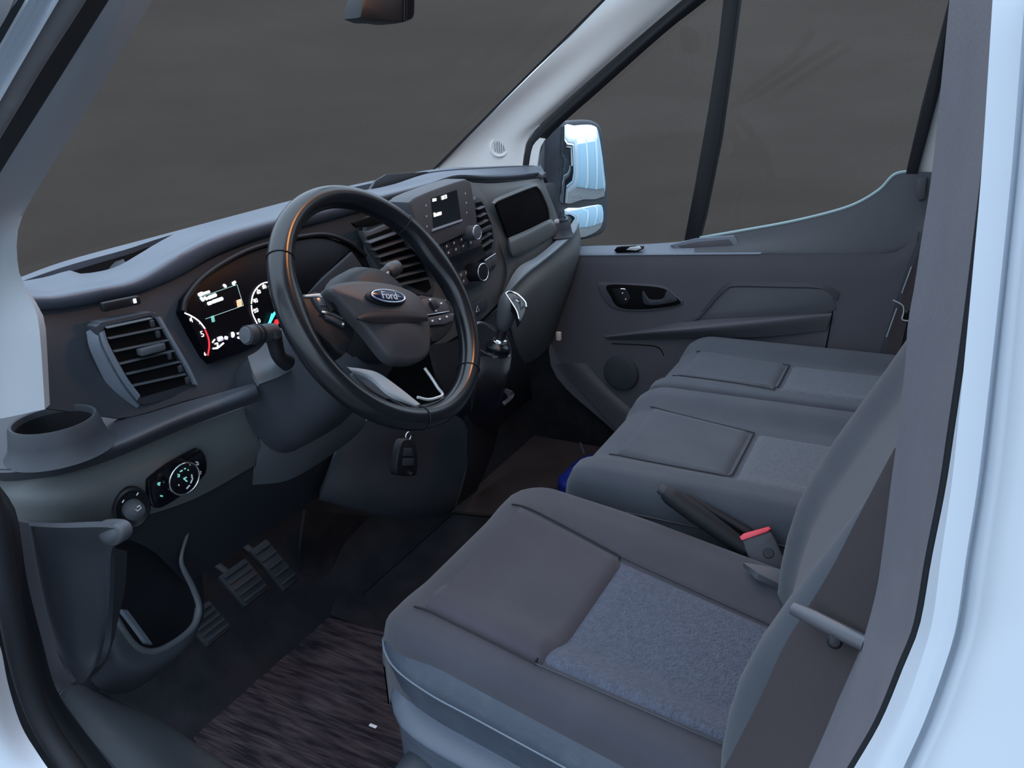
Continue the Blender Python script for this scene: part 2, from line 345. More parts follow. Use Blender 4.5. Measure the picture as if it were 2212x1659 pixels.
# windscreen pillar trim, driver side
t1 = loft('trim_1', [rail([(478, -376), (236, -4), (120, 180), (0, 372), (-60, 500), (-90, 700), (-70, 915)], x=[-.80, -.86, -.86, -.87, -.88, -.89, -.89]),
      rail([(526, -376), (285, -4), (150, 215), (30, 410), (-15, 510), (-20, 690), (8, 903)], x=[-.77, -.835, -.835, -.842, -.85, -.86, -.865]),
      rail([(575, -376), (333, -4), (180, 250), (62, 440), (37, 512), (44, 600), (75, 665), (86, 720), (97, 884)], x=[-.735, -.80, -.80, -.815, -.83, -.83, -.83, -.835, -.84])], PILL2, nu=44, thick=.012)
tag(t1, 'blue grey windscreen pillar trim beside the driver end of the dashboard', 'trim', kind='structure')
t5 = empty('trim_5', (-.93, .1, .4), 'rubber door seals round the driver door opening', 'seal', kind='structure')
loft('seal_channel', [rail([(400, -376), (165, -4), (60, 160), (0, 262), (-90, 420)], x=-.93), rail([(478, -376), (238, -4), (122, 180), (0, 374), (-60, 480)], x=-.885)], RUB, t5, thick=.01)
loft('gap_backing', [rail([(24, -12), (0, 28), (-90, 180)], x=-1.0), rail([(72, -12), (0, 120), (-90, 280)], x=-.992)], RUB, t5, nu=10, thick=.004)  # black backing added for the dark gap beside the pillar skin
tube('seal_bulb', rail([(360, -370), (214, -130), (143, -8), (60, 126), (0, 230), (-70, 350)], x=-.972), .0098, RUBG, t5, seg=12)
tube('seal_edge', rail([(190, -120), (121, -6), (50, 112), (0, 204), (-60, 304)], x=-.985), .0012, RUB, t5)
loft('lower_seal_channel', [rail([(-60, 1040), (-30, 1110), (0, 1250), (22, 1380), (50, 1490), (95, 1585), (165, 1690)], x=-.95), rail([(-40, 1040), (20, 1110), (42, 1250), (72, 1380), (105, 1490), (150, 1575), (230, 1690)], x=-.925), rail([(0, 1050), (36, 1110), (58, 1250), (90, 1380), (122, 1490), (178, 1575), (270, 1690)], x=-.90)], RUB, t5, nu=30, thick=.008)
tube('lower_seal_bulb', rail([(-40, 1040), (-10, 1130), (12, 1260), (36, 1390), (66, 1500), (108, 1590), (178, 1690)], x=-.965), .012, RUB, t5, seg=12)
tube('rear_seal_edge', rail([(2180, -20), (2160, 180), (2135, 370), (2110, 570), (2085, 760), (2060, 930), (2040, 1060), (2010, 1210), (1985, 1350), (1950, 1440), (1900, 1560), (1836, 1670)], x=-.94), .0026, RUB, t5)
# rear door pillar trim, driver side
t3 = loft('trim_3', [rail([(2052, -10), (2032, 190), (2012, 380), (1990, 520), (1975, 620), (1961, 700), (1955, 790), (1945, 880), (1935, 970), (1925, 1040), (1905, 1200), (1890, 1290), (1862, 1390), (1838, 1450), (1788, 1560), (1730, 1670)], x=-.775),
      rail([(2090, -10), (2072, 190), (2050, 380), (2030, 520), (2014, 620), (2000, 700), (1990, 790), (1978, 880), (1966, 970), (1955, 1040), (1934, 1200), (1916, 1290), (1890, 1390), (1866, 1450), (1818, 1560), (1758, 1670)], x=-.82),
      rail([(2140, -10), (2122, 190), (2098, 380), (2076, 520), (2062, 620), (2050, 700), (2038, 790), (2024, 880), (2012, 970), (2000, 1040), (1974, 1200), (1952, 1290), (1930, 1390), (1902, 1450), (1855, 1560), (1795, 1670)], x=-.88),
      rail([(2180, -10), (2160, 190), (2135, 380), (2114, 530), (2100, 640), (2090, 720), (2078, 810), (2066, 900), (2052, 985), (2040, 1060), (2010, 1210), (1987, 1340), (1950, 1440), (1925, 1500), (1895, 1570), (1836, 1670)], x=-.94)], PILL, nu=50, thick=.012)
tag(t3, 'grey plastic pillar trim between the driver seat and the white body', 'trim', kind='structure')
# passenger windscreen pillar trim
t2 = loft('trim_2', [rail([(940, 369), (1000, 305), (1120, 188), (1230, 80), (1312, -4), (1560, -255)], x=[.74, .75, .77, .785, .79, .80]),
      rail([(1010, 370), (1050, 305), (1150, 205), (1275, 95), (1375, -4), (1650, -245)], x=[.775, .785, .80, .805, .80, .80]),
      rail([(1085, 366), (1105, 305), (1165, 250), (1300, 125), (1440, -4), (1715, -240)], x=[.805, .81, .82, .825, .825, .82]),
      rail([(1128, 364), (1138, 305), (1172, 262), (1310, 140), (1478, -4), (1765, -240)], x=[.83, .835, .845, .85, .85, .84])], TRIMW, nu=30, thick=.012)
tag(t2, 'pale windscreen pillar trim on the passenger side with a round tweeter cover', 'trim', kind='structure')
tp = onp(1079, 318, at(1079, 318, x=.80), Vector((-.9, -.4, .1))); tn = (CP-tp).normalized()*.6+Vector((-.8, -.5, .1)); tn.normalize()
lathe('tweeter_cover', tp-tn*.010, tn, [(.030, 0), (.030, .010), (.027, .013), (.022, .0125), (.019, .0105), (.010, .011), (.001, .0115)], TRIMW, t2, seg=32)
for k in range(5):
    a = (k-2)*.0065; hh = math.sqrt(max(0, .018**2-a*a)); u = tn.cross(Z).normalized(); v = u.cross(tn)
    tube('grille_rib', [tp+tn*.003+u*a-v*hh, tp+tn*.004+u*(a+.0015), tp+tn*.003+u*a+v*hh], .0011, LITE, t2, seg=6, sub=3)
t6 = loft('trim_6', [rail([(946, 362), (1122, 184), (1314, -6), (1562, -257)], x=[.735, .735, .735, .745]), rail([(932, 368), (1115, 184), (1306, -6), (1554, -257)], x=[.733, .733, .733, .743])], RUB, nu=16, thick=.01)
tag(t6, 'thin black edging along the windscreen side of the pale pillar', 'trim', kind='structure')
ofl = box('trim_10', (.975, -2.45, .75), X*.012, Y*1.65, Z*.95, WHITE, None, .01); tag(ofl, 'white outer flank of the van behind the passenger door', 'trim', kind='structure')
# ---- glass
w1 = loft('window_1', [[at(a, b, y=yy) for (a, b), yy in zip([(40, 590), (350, 498), (640, 424), (930, 360)], (.44, .60, .68, .70))],
      [Vector((-.80, -.03, 1.36)), Vector((-.30, .06, 1.42)), Vector((.30, .06, 1.42)), Vector((.79, .0, 1.47))],
      [Vector((-.80, -.20, 1.56)), Vector((-.30, -.13, 1.60)), Vector((.30, -.13, 1.60)), Vector((.79, -.20, 1.64))]], GLASS, nu=20, nv=5, thick=.004)
tag(w1, 'clear windscreen above the dashboard', 'window', kind='structure')
DX = .88
w2 = empty('window_2', (DX, 0, .7), 'passenger door window with black seal and an upright divider bar', 'window', kind='structure')
slab('glass', pl([(1165, 360), (1180, 315), (1305, 190), (1440, 70), (1530, -10), (1815, -245), (2095, -245), (2050, -10), (1965, 375), (1900, 415), (1840, 445), (1600, 505), (1260, 535)], x=DX+.012), -X, .004, GLASS, w2, 0)
loft('front_seal', [rail([(1128, 372), (1140, 305), (1175, 262), (1310, 140), (1480, -6), (1767, -240)], x=.862), rail([(1142, 372), (1152, 312), (1185, 275), (1325, 150), (1505, -6), (1792, -240)], x=.855), rail([(1160, 372), (1170, 318), (1196, 284), (1300, 192), (1440, 68), (1534, -6), (1820, -240)], x=.866)], BLACK, w2, nu=24, thick=.02)
loft('seal_facing', [rail([(1140, 372), (1150, 318), (1166, 298)], x=.853), rail([(1158, 372), (1166, 322), (1178, 300)], x=.853)], TRIMW, w2, nu=8, thick=.006)
slab('divider_bar', pl([(1602, -245), (1634, -245), (1598, -8), (1580, 130), (1556, 300), (1522, 470), (1508, 524), (1476, 524), (1500, 400), (1530, 230), (1550, 100), (1562, -8)], x=DX), -X, .03, BLACK, w2, .006)
slab('rear_seal', pl([(2051, -8), (2090, -245), (2104, -245), (2064, -8), (2040, 160), (2008, 280), (1982, 376), (1956, 376), (1990, 230)], x=DX-.004), -X, .03, BLACK, w2, .004)
slab('header_seal', pl([(1780, -238), (2104, -238), (2104, -262), (1760, -262)], x=DX), -X, .03, BLACK, w2, .004)
t4 = slab('trim_4', pl([(2042, 120), (2034, 170), (2005, 280), (1975, 376), (2040, 376), (2060, 240)], x=.90), -X, .03, TRIMW, None, .004)
tag(t4, 'pale door pillar trim showing as a sliver behind the passenger window', 'trim', kind='structure')

# ---- passenger door
PX = .85
d1 = empty('door_1', (PX+.03, -.2, 0), 'grey passenger door with handle, armrest pocket and speaker', 'door', kind='structure')
loft('door_panel', [rail([(1240, 549), (1400, 549), (1600, 550), (1780, 550), (1890, 549), (1945, 540), (1985, 500)], x=PX),
      rail([(1225, 600), (1400, 604), (1600, 612), (1780, 620), (1880, 622), (1930, 600), (1968, 580)], x=PX-.004),
      rail([(1190, 790), (1380, 790), (1560, 800), (1740, 800), (1850, 800), (1890, 790), (1920, 780)], x=PX),
      rail([(1330, 935), (1420, 960), (1560, 980), (1720, 980), (1800, 960), (1860, 940), (1890, 900)], x=PX+.01)], DOORM, d1, nu=40, thick=.03)
loft('door_ledge', [rail([(1238, 532), (1380, 528), (1500, 520), (1560, 516)], x=PX+.035), rail([(1238, 547), (1380, 546), (1500, 544), (1640, 543)], x=PX+.004), rail([(1238, 552), (1380, 551), (1500, 550), (1640, 549)], x=PX-.003)], LITE, d1, nu=24, thick=.02)
loft('door_upper', [rail([(1500, 519), (1600, 502), (1700, 484), (1790, 462), (1850, 442), (1900, 412), (1932, 380), (1970, 371), (2015, 372)], x=PX+.03),
      rail([(1500, 532), (1620, 522), (1720, 505), (1800, 488), (1862, 470), (1915, 445), (1955, 415), (1985, 420), (2005, 440)], x=PX+.02),
      rail([(1500, 545), (1620, 545), (1740, 545), (1820, 544), (1880, 542), (1920, 535), (1950, 525), (1975, 515), (1995, 500)], x=PX+.002), rail([(1500, 556), (1620, 556), (1740, 556), (1820, 556), (1880, 555), (1925, 550), (1955, 540), (1980, 530), (2000, 515)], x=PX+.006)], MID, d1, nu=40, thick=.02)
tube('upper_edge', rail([(1512, 514), (1600, 499), (1700, 481), (1790, 460), (1850, 440), (1900, 410), (1932, 378), (1968, 370)], x=PX+.032), .0045, mat('pale_seal', (.30, .42, .44), .5), d1, seg=8)
slab('edge_cap', pl([(1982, 385), (2002, 382), (1998, 430), (1985, 434), (1976, 420)], x=PX+.012), -X, .01, MID, d1, .003)
slab('ledge_tray', pl([(1446, 529), (1500, 516), (1585, 509), (1602, 536), (1580, 542), (1470, 543)], x=PX+.016), -X, .012, LITE, d1, .002)
slab('tray_recess', pl([(1462, 531), (1505, 522), (1576, 516), (1588, 534), (1572, 539), (1476, 540)], x=PX+.0155), -X, .012, DOORM, d1, .002)
ws = slab('window_switch', pl([(1326, 541), (1332, 534), (1372, 530), (1388, 532), (1389, 538), (1376, 544), (1332, 546)], x=PX-.001), -X, .012, GLOSSB, d1, .002)
slab('switch_rocker', pl([(1352, 540), (1360, 534), (1380, 532), (1386, 537), (1374, 542)], x=PX-.004), -X, .006, SATIN, ws, .002)
# handle
hz = slab('handle_bezel', dense(pl([(1290, 614), (1312, 611), (1380, 613), (1432, 619), (1456, 635), (1475, 655), (1440, 667), (1380, 673), (1332, 668), (1306, 650)], x=PX-.009), 4, True), -X, .02, DOORM, d1, .003)
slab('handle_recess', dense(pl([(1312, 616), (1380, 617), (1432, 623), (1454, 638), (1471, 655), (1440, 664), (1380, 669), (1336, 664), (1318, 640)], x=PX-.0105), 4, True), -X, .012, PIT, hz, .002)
slab('handle_lever', dense(pl([(1388, 628), (1400, 645), (1412, 648), (1432, 645), (1440, 628), (1452, 638), (1462, 650), (1440, 656), (1410, 660), (1390, 655)], x=PX-.016), 3, True), -X, .008, DARK, hz, .002)
slab('lock_switch', pl([(1322, 624), (1350, 622), (1360, 648), (1352, 660), (1334, 656)], x=PX-.013), -X, .006, BLACK, hz, .002)
tube('chrome_edge', rail([(1341, 624), (1350, 625), (1355, 632), (1360, 645)], x=PX-.0145), .0014, CHR, hz, seg=6)
for a, b in ((1345, 633), (1352, 646)): lathe('lock_symbol', at(a, b, x=PX-.0135), -X, [(.0022, 0), (.0022, .0015)], WPLA, hz, seg=10)
# armrest pocket: recessed field, upper border with its shade painted in dark plastic and a projecting ledge
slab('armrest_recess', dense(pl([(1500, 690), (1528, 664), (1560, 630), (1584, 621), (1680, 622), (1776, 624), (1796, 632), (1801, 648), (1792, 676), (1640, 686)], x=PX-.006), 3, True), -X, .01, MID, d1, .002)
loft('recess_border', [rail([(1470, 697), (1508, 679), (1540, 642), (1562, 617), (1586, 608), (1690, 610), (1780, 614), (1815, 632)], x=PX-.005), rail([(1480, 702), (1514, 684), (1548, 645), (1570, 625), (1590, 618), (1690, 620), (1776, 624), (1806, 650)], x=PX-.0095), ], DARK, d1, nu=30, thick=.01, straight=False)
loft('armrest_ledge', [rail([(1306, 725), (1400, 710), (1498, 692), (1640, 684), (1794, 676)], x=PX-.004), rail([(1308, 728), (1400, 718), (1500, 710), (1640, 696), (1796, 681)], x=[PX-.01, PX-.03, PX-.04, PX-.035, PX-.014]), rail([(1320, 734), (1400, 732), (1500, 730), (1640, 728), (1784, 714)], x=[PX-.004, PX-.012, PX-.018, PX-.016, PX-.006])], DOORM, d1, nu=30, thick=.004)
tube('panel_seam', rail([(1801, 650), (1796, 690), (1782, 762)], x=PX-.003), .0018, PIT, d1, seg=6)
tube('pocket_seam', rail([(1322, 742), (1400, 746), (1424, 752), (1434, 768)], x=PX-.002), .0016, PIT, d1, seg=6)
lathe('speaker_grille', at(1341, 806, x=PX-.006), -X, [(.058, 0), (.056, .004), (.05, .006), (.03, .008), (.001, .009)], DARK, d1, seg=32)
loft('door_foot', [rail([(1196, 785), (1240, 830), (1330, 925), (1400, 1000)], x=PX-.002), rail([(1235, 785), (1290, 840), (1370, 915), (1430, 985)], x=PX-.012), rail([(1265, 785), (1320, 845), (1396, 912), (1450, 980)], x=PX-.004)], DOORM, d1, nu=16, thick=.01)
# far door pillar behind the bench
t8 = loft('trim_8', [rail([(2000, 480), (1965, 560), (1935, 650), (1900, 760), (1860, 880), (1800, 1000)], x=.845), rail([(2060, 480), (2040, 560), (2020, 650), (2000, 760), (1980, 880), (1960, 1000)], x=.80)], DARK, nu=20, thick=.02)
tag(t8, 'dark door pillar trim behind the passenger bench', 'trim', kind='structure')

# ================================================================== DASHBOARD
db = empty('dashboard', (0, .45, 0), 'dark van dashboard across the cab with vents, instruments and centre stack', 'dashboard')
# top pad : windscreen strip, trough, rear pad with rolled lip
R0 = rail([(30, 604), (150, 561), (350, 507), (500, 467), (640, 430), (760, 400), (935, 366), (1050, 360), (1170, 356)], y=[.40, .45, .50, .53, .55, .56, .55, .48, .38])
RF = rail([(40, 610), (152, 572), (275, 538), (385, 503), (640, 434), (760, 405), (930, 371), (1050, 362), (1170, 357)], y=[.385, .42, .455, .49, .51, .52, .51, .45, .37])
loft('windscreen_ledge', [R0, RF], PAD, db, nu=60, thick=.012)
RU = rail([(44, 608), (100, 598), (150, 584), (165, 591), (205, 588), (252, 576), (300, 549), (345, 522), (400, 495), (470, 477), (615, 438), (700, 414), (790, 410), (850, 398), (935, 373), (1050, 364), (1168, 358)], y=[.375, .385, .40, .395, .40, .405, .41, .415, .42, .42, .42, .42, .42, .42, .42, .40, .36])
RM = rail([(46, 622), (100, 625), (165, 612), (230, 604), (300, 577), (380, 535), (470, 494), (600, 458), (720, 428), (850, 405), (950, 382), (1050, 372), (1110, 369), (1172, 364)], y=.345)
RL = rail([(52, 640), (110, 641), (168, 632), (217, 622), (298, 604), (398, 545), (470, 512), (579, 480), (700, 452), (850, 416), (925, 395), (985, 377), (1050, 379), (1110, 377), (1174, 369)], y=.305)
RB = rail([(79, 667), (130, 664), (174, 658), (240, 645), (300, 630), (390, 592), (470, 547), (579, 507), (700, 476), (850, 434), (930, 407), (990, 388), (1050, 390), (1110, 388), (1174, 379)], y=.312)
RC = rail([(85, 669), (130, 667), (176, 661), (242, 649), (302, 634), (392, 597), (472, 552), (581, 512), (702, 481), (852, 439), (930, 411), (990, 392), (1050, 394), (1110, 391), (1172, 383)], y=.345)
loft('dash_pad', [RU, RM, RL, RB, RC], PAD, db, nu=90, nv=6, thick=.008)
def shift(r, v): return [p+Vector(v) for p in r]
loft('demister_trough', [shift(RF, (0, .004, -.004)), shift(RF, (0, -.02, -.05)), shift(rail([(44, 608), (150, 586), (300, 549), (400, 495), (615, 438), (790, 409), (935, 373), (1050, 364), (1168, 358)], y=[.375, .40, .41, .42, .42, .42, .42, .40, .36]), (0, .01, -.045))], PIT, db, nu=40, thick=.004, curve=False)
loft('trough_floor', [shift(rail([(164, 576), (220, 560), (272, 544)], y=.435), (0, .01, -.012)), shift(rail([(174, 590), (225, 584), (282, 560)], y=.415), (0, .01, -.012))], DARK, db, nu=10, thick=.008)
slab('tray_lid', [at(a, b, y=.45) for a, b in ((835, 376), (928, 370), (845, 402), (800, 410), (812, 390))], (0, -.9, .3), .01, DARK, db, .002)
# instrument fascia (driver half)
FT = rail([(84, 666), (174, 660), (300, 632), (392, 596), (472, 552), (581, 512), (700, 480), (852, 439), (900, 424)], y=.322)
F1 = rail([(92, 760), (190, 770), (320, 720), (440, 690), (540, 660), (640, 630), (760, 590), (860, 545), (905, 500)], y=.302)
FB = rail([(98, 882), (206, 896), (275, 902), (407, 864), (545, 828), (640, 790), (780, 720), (890, 650), (960, 600)], y=[.29, .285, .275, .265, .26, .27, .28, .29, .29])
loft('instrument_fascia', [FT, F1, FB], DARK, db, nu=50, nv=8, thick=.01)
loft('vent_pod_side', [rail([(186, 716), (196, 760), (236, 840), (275, 895)], y=.292), rail([(212, 706), (218, 750), (262, 830), (300, 878)], y=.272)], LITE, db, nu=20, thick=.01)
av = slab('air_vent', dense(pl([(216, 700), (228, 694), (318, 675), (334, 677), (346, 690), (420, 822), (425, 838), (414, 848), (322, 873), (304, 871), (292, 858), (214, 724)], y=.270), 3, True), -Y, .02, DARK, db, .003); av['label'] = 'dark vent frame at the driver end'
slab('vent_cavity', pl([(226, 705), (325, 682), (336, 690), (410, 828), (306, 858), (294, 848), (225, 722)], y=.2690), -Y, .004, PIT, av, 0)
for (a, b), (c, d) in zip([(229, 708), (233, 731), (245, 759), (257, 786), (272, 808), (286, 833)], [(327, 687), (352, 707), (364, 734), (376, 757), (388, 781), (400, 808)]):
    p, q = at(a, b, y=.2655), at(c, d, y=.2655); box('slat', (p+q)/2, (q-p)/2, Vector((0, .0028, .0008)), Vector((0, -.0001, .0006)), MID, av, .0003)
p, q = at(300, 762, y=.258), at(352, 748, y=.258); box('vent_tab', (p+q)/2, (q-p)/2, Y*.006, Z*.005, MID, av, .002)
for a, b in ((329, 699), (341, 722), (352, 745), (366, 769), (389, 797), (404, 822)): box('vane', at(a, b, y=.260), X*.003, Y*.002, Z*.005, DARK, av, .001)
loft('vent_rim', [rail([(214, 720), (226, 755), (262, 820), (296, 866)], y=.268), rail([(221, 716), (233, 750), (269, 815), (301, 858)], y=.262)], LITE, av, nu=14, thick=.004)
loft('vent_rim', [rail([(340, 684), (372, 740), (402, 792), (421, 830)], y=.264), rail([(347, 684), (379, 740), (409, 792), (428, 832)], y=.266)], LITE, av, nu=14, thick=.004)
p, q = at(219, 664, y=.285), at(300, 647, y=.285); vs2 = box('panel_switch', (p+q)/2, (q-p)/2, Y*.005, Z*.0065, BLACK, db, .003)
box('switch_mark', at(291, 650, y=.2795), X*.002, Y*.001, Z*.003, E_W, vs2, 0)
# instrument cluster: black glass in a hooded recess
CO = at(640, 516, y=.300); CN = Vector((0, -1, .24)).normalized()
tube('cluster_hood', [onp(a, b, CO+CN*.003, CN) for a, b in ((397, 672), (404, 642), (440, 598), (500, 558), (560, 532), (640, 513), (702, 507), (754, 524), (790, 552))], .0045, BLACK, db, seg=8)
clu = slab('instrument_cluster', [onp(a, b, CO, CN) for a, b in ((398, 672), (404, 645), (440, 600), (500, 560), (560, 534), (640, 516), (700, 510), (750, 525), (785, 548), (790, 590), (720, 640), (620, 705), (540, 755), (459, 784), (446, 770))], CN, .02, SCREEN, db, .002)
clu['label'] = 'black instrument glass with lit gauges'
g2 = slab('cluster_side', pl([(660, 640), (700, 600), (762, 545), (790, 585), (800, 615), (760, 640), (700, 665)], y=.276), -Y, .006, DARK, db, .002)
def cl(a, b, d=.003): return onp(a, b, CO+CN*d, CN)
def bar(name, a, b, r, m, par, d=.003): return tube(name, [cl(*a, d), cl(*b, d)], r, m, par, seg=8, sub=1)
tube('dial_ring', [cl(a, b) for a, b in ((399, 676), (414, 683), (430, 694), (443, 710))], .0011, E_W, clu, seg=6)
tube('red_zone', [cl(a, b) for a, b in ((443, 712), (450, 730), (452, 748), (449, 768))], .0013, E_R, clu, seg=6)
tube('dial_ring', [cl(a, b) for a, b in ((583, 609), (568, 612), (555, 622), (546, 638), (543, 656))], .0011, E_W, clu, seg=6)
tube('dial_ring', [cl(a, b) for a, b in ((543, 659), (545, 675), (550, 688), (556, 700))], .0011, E_W, clu, seg=6)
U = X
for s, a, b, sz in (('4', 413, 692, .011), ('5', 437, 722, .013), ('6', 443, 765, .008), ('20', 553, 671, .010), ('40', 552, 650, .010), ('60', 559, 631, .009), ('80', 571, 620, .009), ('100', 584, 620, .007), ('0', 560, 693, .010)):
    text('gauge_number', s, cl(a, b, .0035), X, CN, sz, E_W, clu)
for a, b in (((414, 685), (410, 690)), ((547, 647), (551, 650)), ((545, 672), (550, 671)), ((431, 699), (433, 698)), ((555, 624), (558, 627)), ((568, 613), (570, 617))): bar('gauge_tick', a, b, .0007, E_W, clu)
bar('gauge_needle', (577, 707), (594, 675), .0022, E_C, clu, .006); bar('gauge_needle', (580, 703), (588, 678), .0016, E_C, clu, .006)
lathe('warning_lamp', cl(597, 696), -Y, [(.0052, 0), (.0052, .001)], E_R, clu, seg=16)
for a, b, m_ in (((432, 642), (512, 615), E_T), ((512, 615), (526, 660), E_T), ((526, 660), (444, 689), E_T)): bar('display_frame', a, b, .0005, m_, clu)
for a, b, r in (((430, 637), (437, 634), .0032), ((440, 634), (452, 630), .0022), ((436, 647), (437, 646), .0042), ((444, 645), (445, 644), .0036), ((451, 643), (466, 637), .0030), ((450, 656), (456, 654), .0030), ((460, 652), (480, 645), .0030), ((485, 618), (486, 617), .0036), ((503, 612), (508, 609), .0024), ((506, 611), (504, 615), .0024)):
    bar('display_text', a, b, r, E_S, clu)
box('display_symbol', cl(517, 655), X*.005, Y*.0008, Z*.006, E_O, clu, .001)
box('display_symbol', cl(460, 689), X*.003, Y*.0008, Z*.005, E_G, clu, .001)
for a, b, r, m_ in (((459, 740), (464, 733), .0012, E_W), ((464, 743), (470, 741), .0012, E_W), ((470, 741), (470, 750), .0012, E_W), ((460, 753), (470, 752), .0014, E_W), ((470, 752), (483, 741), .0014, E_W), ((472, 733), (479, 731), .0040, E_L), ((488, 733), (489, 727), .0030, E_L), ((502, 723), (503, 723), .0048, E_W), ((515, 718), (516, 722), .0028, E_W), ((514, 729), (522, 731), .0018, E_W)):
    bar('warning_symbol', a, b, r, m_, clu)
# shelf, cup holder
SZ = .735
SB = rail([(-60, 900), (60, 882), (98, 880), (206, 897), (275, 903), (407, 866), (548, 828)], z=SZ)
SF = rail([(-60, 1010), (0, 1012), (60, 1008), (150, 992), (260, 950), (400, 893), (553, 834)], z=SZ)
SF2 = rail([(-60, 1022), (0, 1026), (60, 1022), (150, 1006), (260, 968), (400, 908), (557, 850)], z=SZ-.008)
SF3 = rail([(-60, 1032), (0, 1040), (60, 1036), (150, 1022), (260, 985), (400, 925), (556, 868)], z=SZ-.024)
loft('driver_shelf', [SB, [a.lerp(b, .5) for a, b in zip(SB, SF)], SF, SF2, SF3], DARK, db, nu=40, thick=.006)
tube('shelf_edge_strip', rail([(-60, 1018), (0, 1021), (60, 1018), (110, 1012), (150, 1002)], z=SZ-.006), .0016, SATD, db, seg=6)
def cup(c, rim, name='cup_holder'):
    return lathe(name, c, Z, [(rim*1.30, -.043), (rim*1.15, -.034), (rim*1.08, -.020), (rim*1.02, -.004), (rim*.98, 0), (rim*.92, -.001), (rim*.89, -.006), (rim*.82, -.054), (rim*.01, -.055)], DARK, db, seg=44)
cl1 = cup((-.7985, .268, .777), .0505); lathe('cup_well', Vector((-.7985, .268, .777)), Z, [(.0440, -.008), (.040, -.053), (.001, -.0535)], BLACK, cl1, seg=36, cap=False)
# lower dash panel with the lamp switch
L0 = rail([(-60, 1030), (0, 1036), (60, 1034), (150, 1020), (260, 984), (400, 925), (548, 872)], y=[.33, .300, .280, .262, .25, .245, .24])
L1 = rail([(-50, 1060), (0, 1072), (60, 1080), (160, 1075), (270, 1045), (410, 985), (558, 945)], y=[.37, .315, .275, .247, .24, .24, .245])
L2 = rail([(-20, 1090), (22, 1110), (80, 1118), (170, 1115), (280, 1090), (420, 1035), (560, 972)], y=[.38, .325, .285, .257, .25, .25, .255])
L3 = rail([(10, 1110), (36, 1131), (90, 1137), (180, 1138), (290, 1120), (425, 1075), (556, 1002)], y=[.40, .345, .305, .28, .275, .275, .28])
loft('lower_panel', [L0, L1, L2, L3], MIDP, db, nu=50, nv=6, thick=.006)
sn = Vector((-.10, -.99, -.06)).normalized(); sp = at(385, 1035, y=.230)
lp = slab('lamp_switch_panel', dense(pn([(320, 1045), (330, 1030), (372, 1002), (420, 976), (435, 972), (446, 990), (447, 1015), (440, 1030), (405, 1062), (360, 1092), (338, 1098), (328, 1085)], sp, sn), 3, True), sn, .01, GLOSSB, db, .002)
lp['label'] = 'glossy black lamp switch panel'
kc = onp(398, 1034, sp+sn*.016, sn)
lathe('lamp_knob', kc-sn*.016, sn, [(.026, 0), (.0255, .012), (.0245, .0165), (.0225, .017), (.001, .0165)], GLOSSB, lp, seg=40)
tube('knob_ring', [kc+sn*.001+(sn.cross(Z).normalized()*math.cos(t)+sn.cross(sn.cross(Z)).normalized()*math.sin(t))*.0240 for t in [i*math.pi/18 for i in range(36)]], .0014, CHR, lp, seg=8, closed=True, sub=1)
def kn(a, b, d=.0015): return onp(a, b, kc+sn*d, sn)
for a, b, m_ in (((389, 1019), (394, 1016), E_G), ((398, 1013), (401, 1012), E_G), ((406, 1015), (407, 1016), E_G), ((384, 1025), (388, 1026), E_G), ((384, 1030), (388, 1029), E_G), ((397, 1034), (403, 1031), E_G), ((397, 1034), (404, 1040), E_G), ((386, 1047), (387, 1049), WPLA), ((414, 1025), (416, 1036), WPLA), ((415, 1037), (412, 1044), WPLA), ((410, 1048), (403, 1056), WPLA), ((410, 1005), (411, 1004), WPLA)):
    tube('switch_symbol', [kn(*a), kn(*b)], .0010, m_, lp, seg=6, sub=1)
def sw(a, b): return onp(a, b, sp+sn*.001, sn)
for a, b, m_ in (((341, 1044), (346, 1043), E_G), ((341, 1046), (345, 1048), E_G), ((347, 1071), (351, 1072), E_G), ((424, 998), (428, 1000), WPLA), ((424, 1004), (429, 1003), WPLA), ((430, 1019), (434, 1019), WPLA), ((429, 1024), (434, 1023), WPLA)):
    tube('switch_symbol', [sw(*a), sw(*b)], .0012, m_, lp, seg=6, sub=1)
mp_ = at(285, 1097, y=.238); mn = Vector((-.30, -.94, -.10)).normalized()
ms = lathe('mirror_switch', mp_-mn*.006, mn, [(.026, 0), (.0265, .008), (.024, .010), (.019, .006), (.017, .005), (.001, .005)], BLACK, db, seg=36, sx=1.22, sy=.92, xdir=Z)
lathe('switch_stick', mp_, mn, [(.014, 0), (.014, .010), (.012, .016), (.007, .019), (.001, .02)], MID, ms, seg=28)
for a, b in ((266, 1083), (297, 1067)): tube('switch_symbol', [onp(a-2, b+3, mp_+mn*.005, mn), onp(a+2, b-3, mp_+mn*.005, mn)], .0009, WPLA, ms, seg=6, sub=1)
pa = lambda a, b: onp(a, b, mp_+mn*.0195, mn)
tube('switch_symbol', [pa(293, 1100), pa(297, 1104), pa(305, 1097), pa(302, 1092), pa(296, 1096)], .0007, WPLA, ms, seg=6, sub=1)
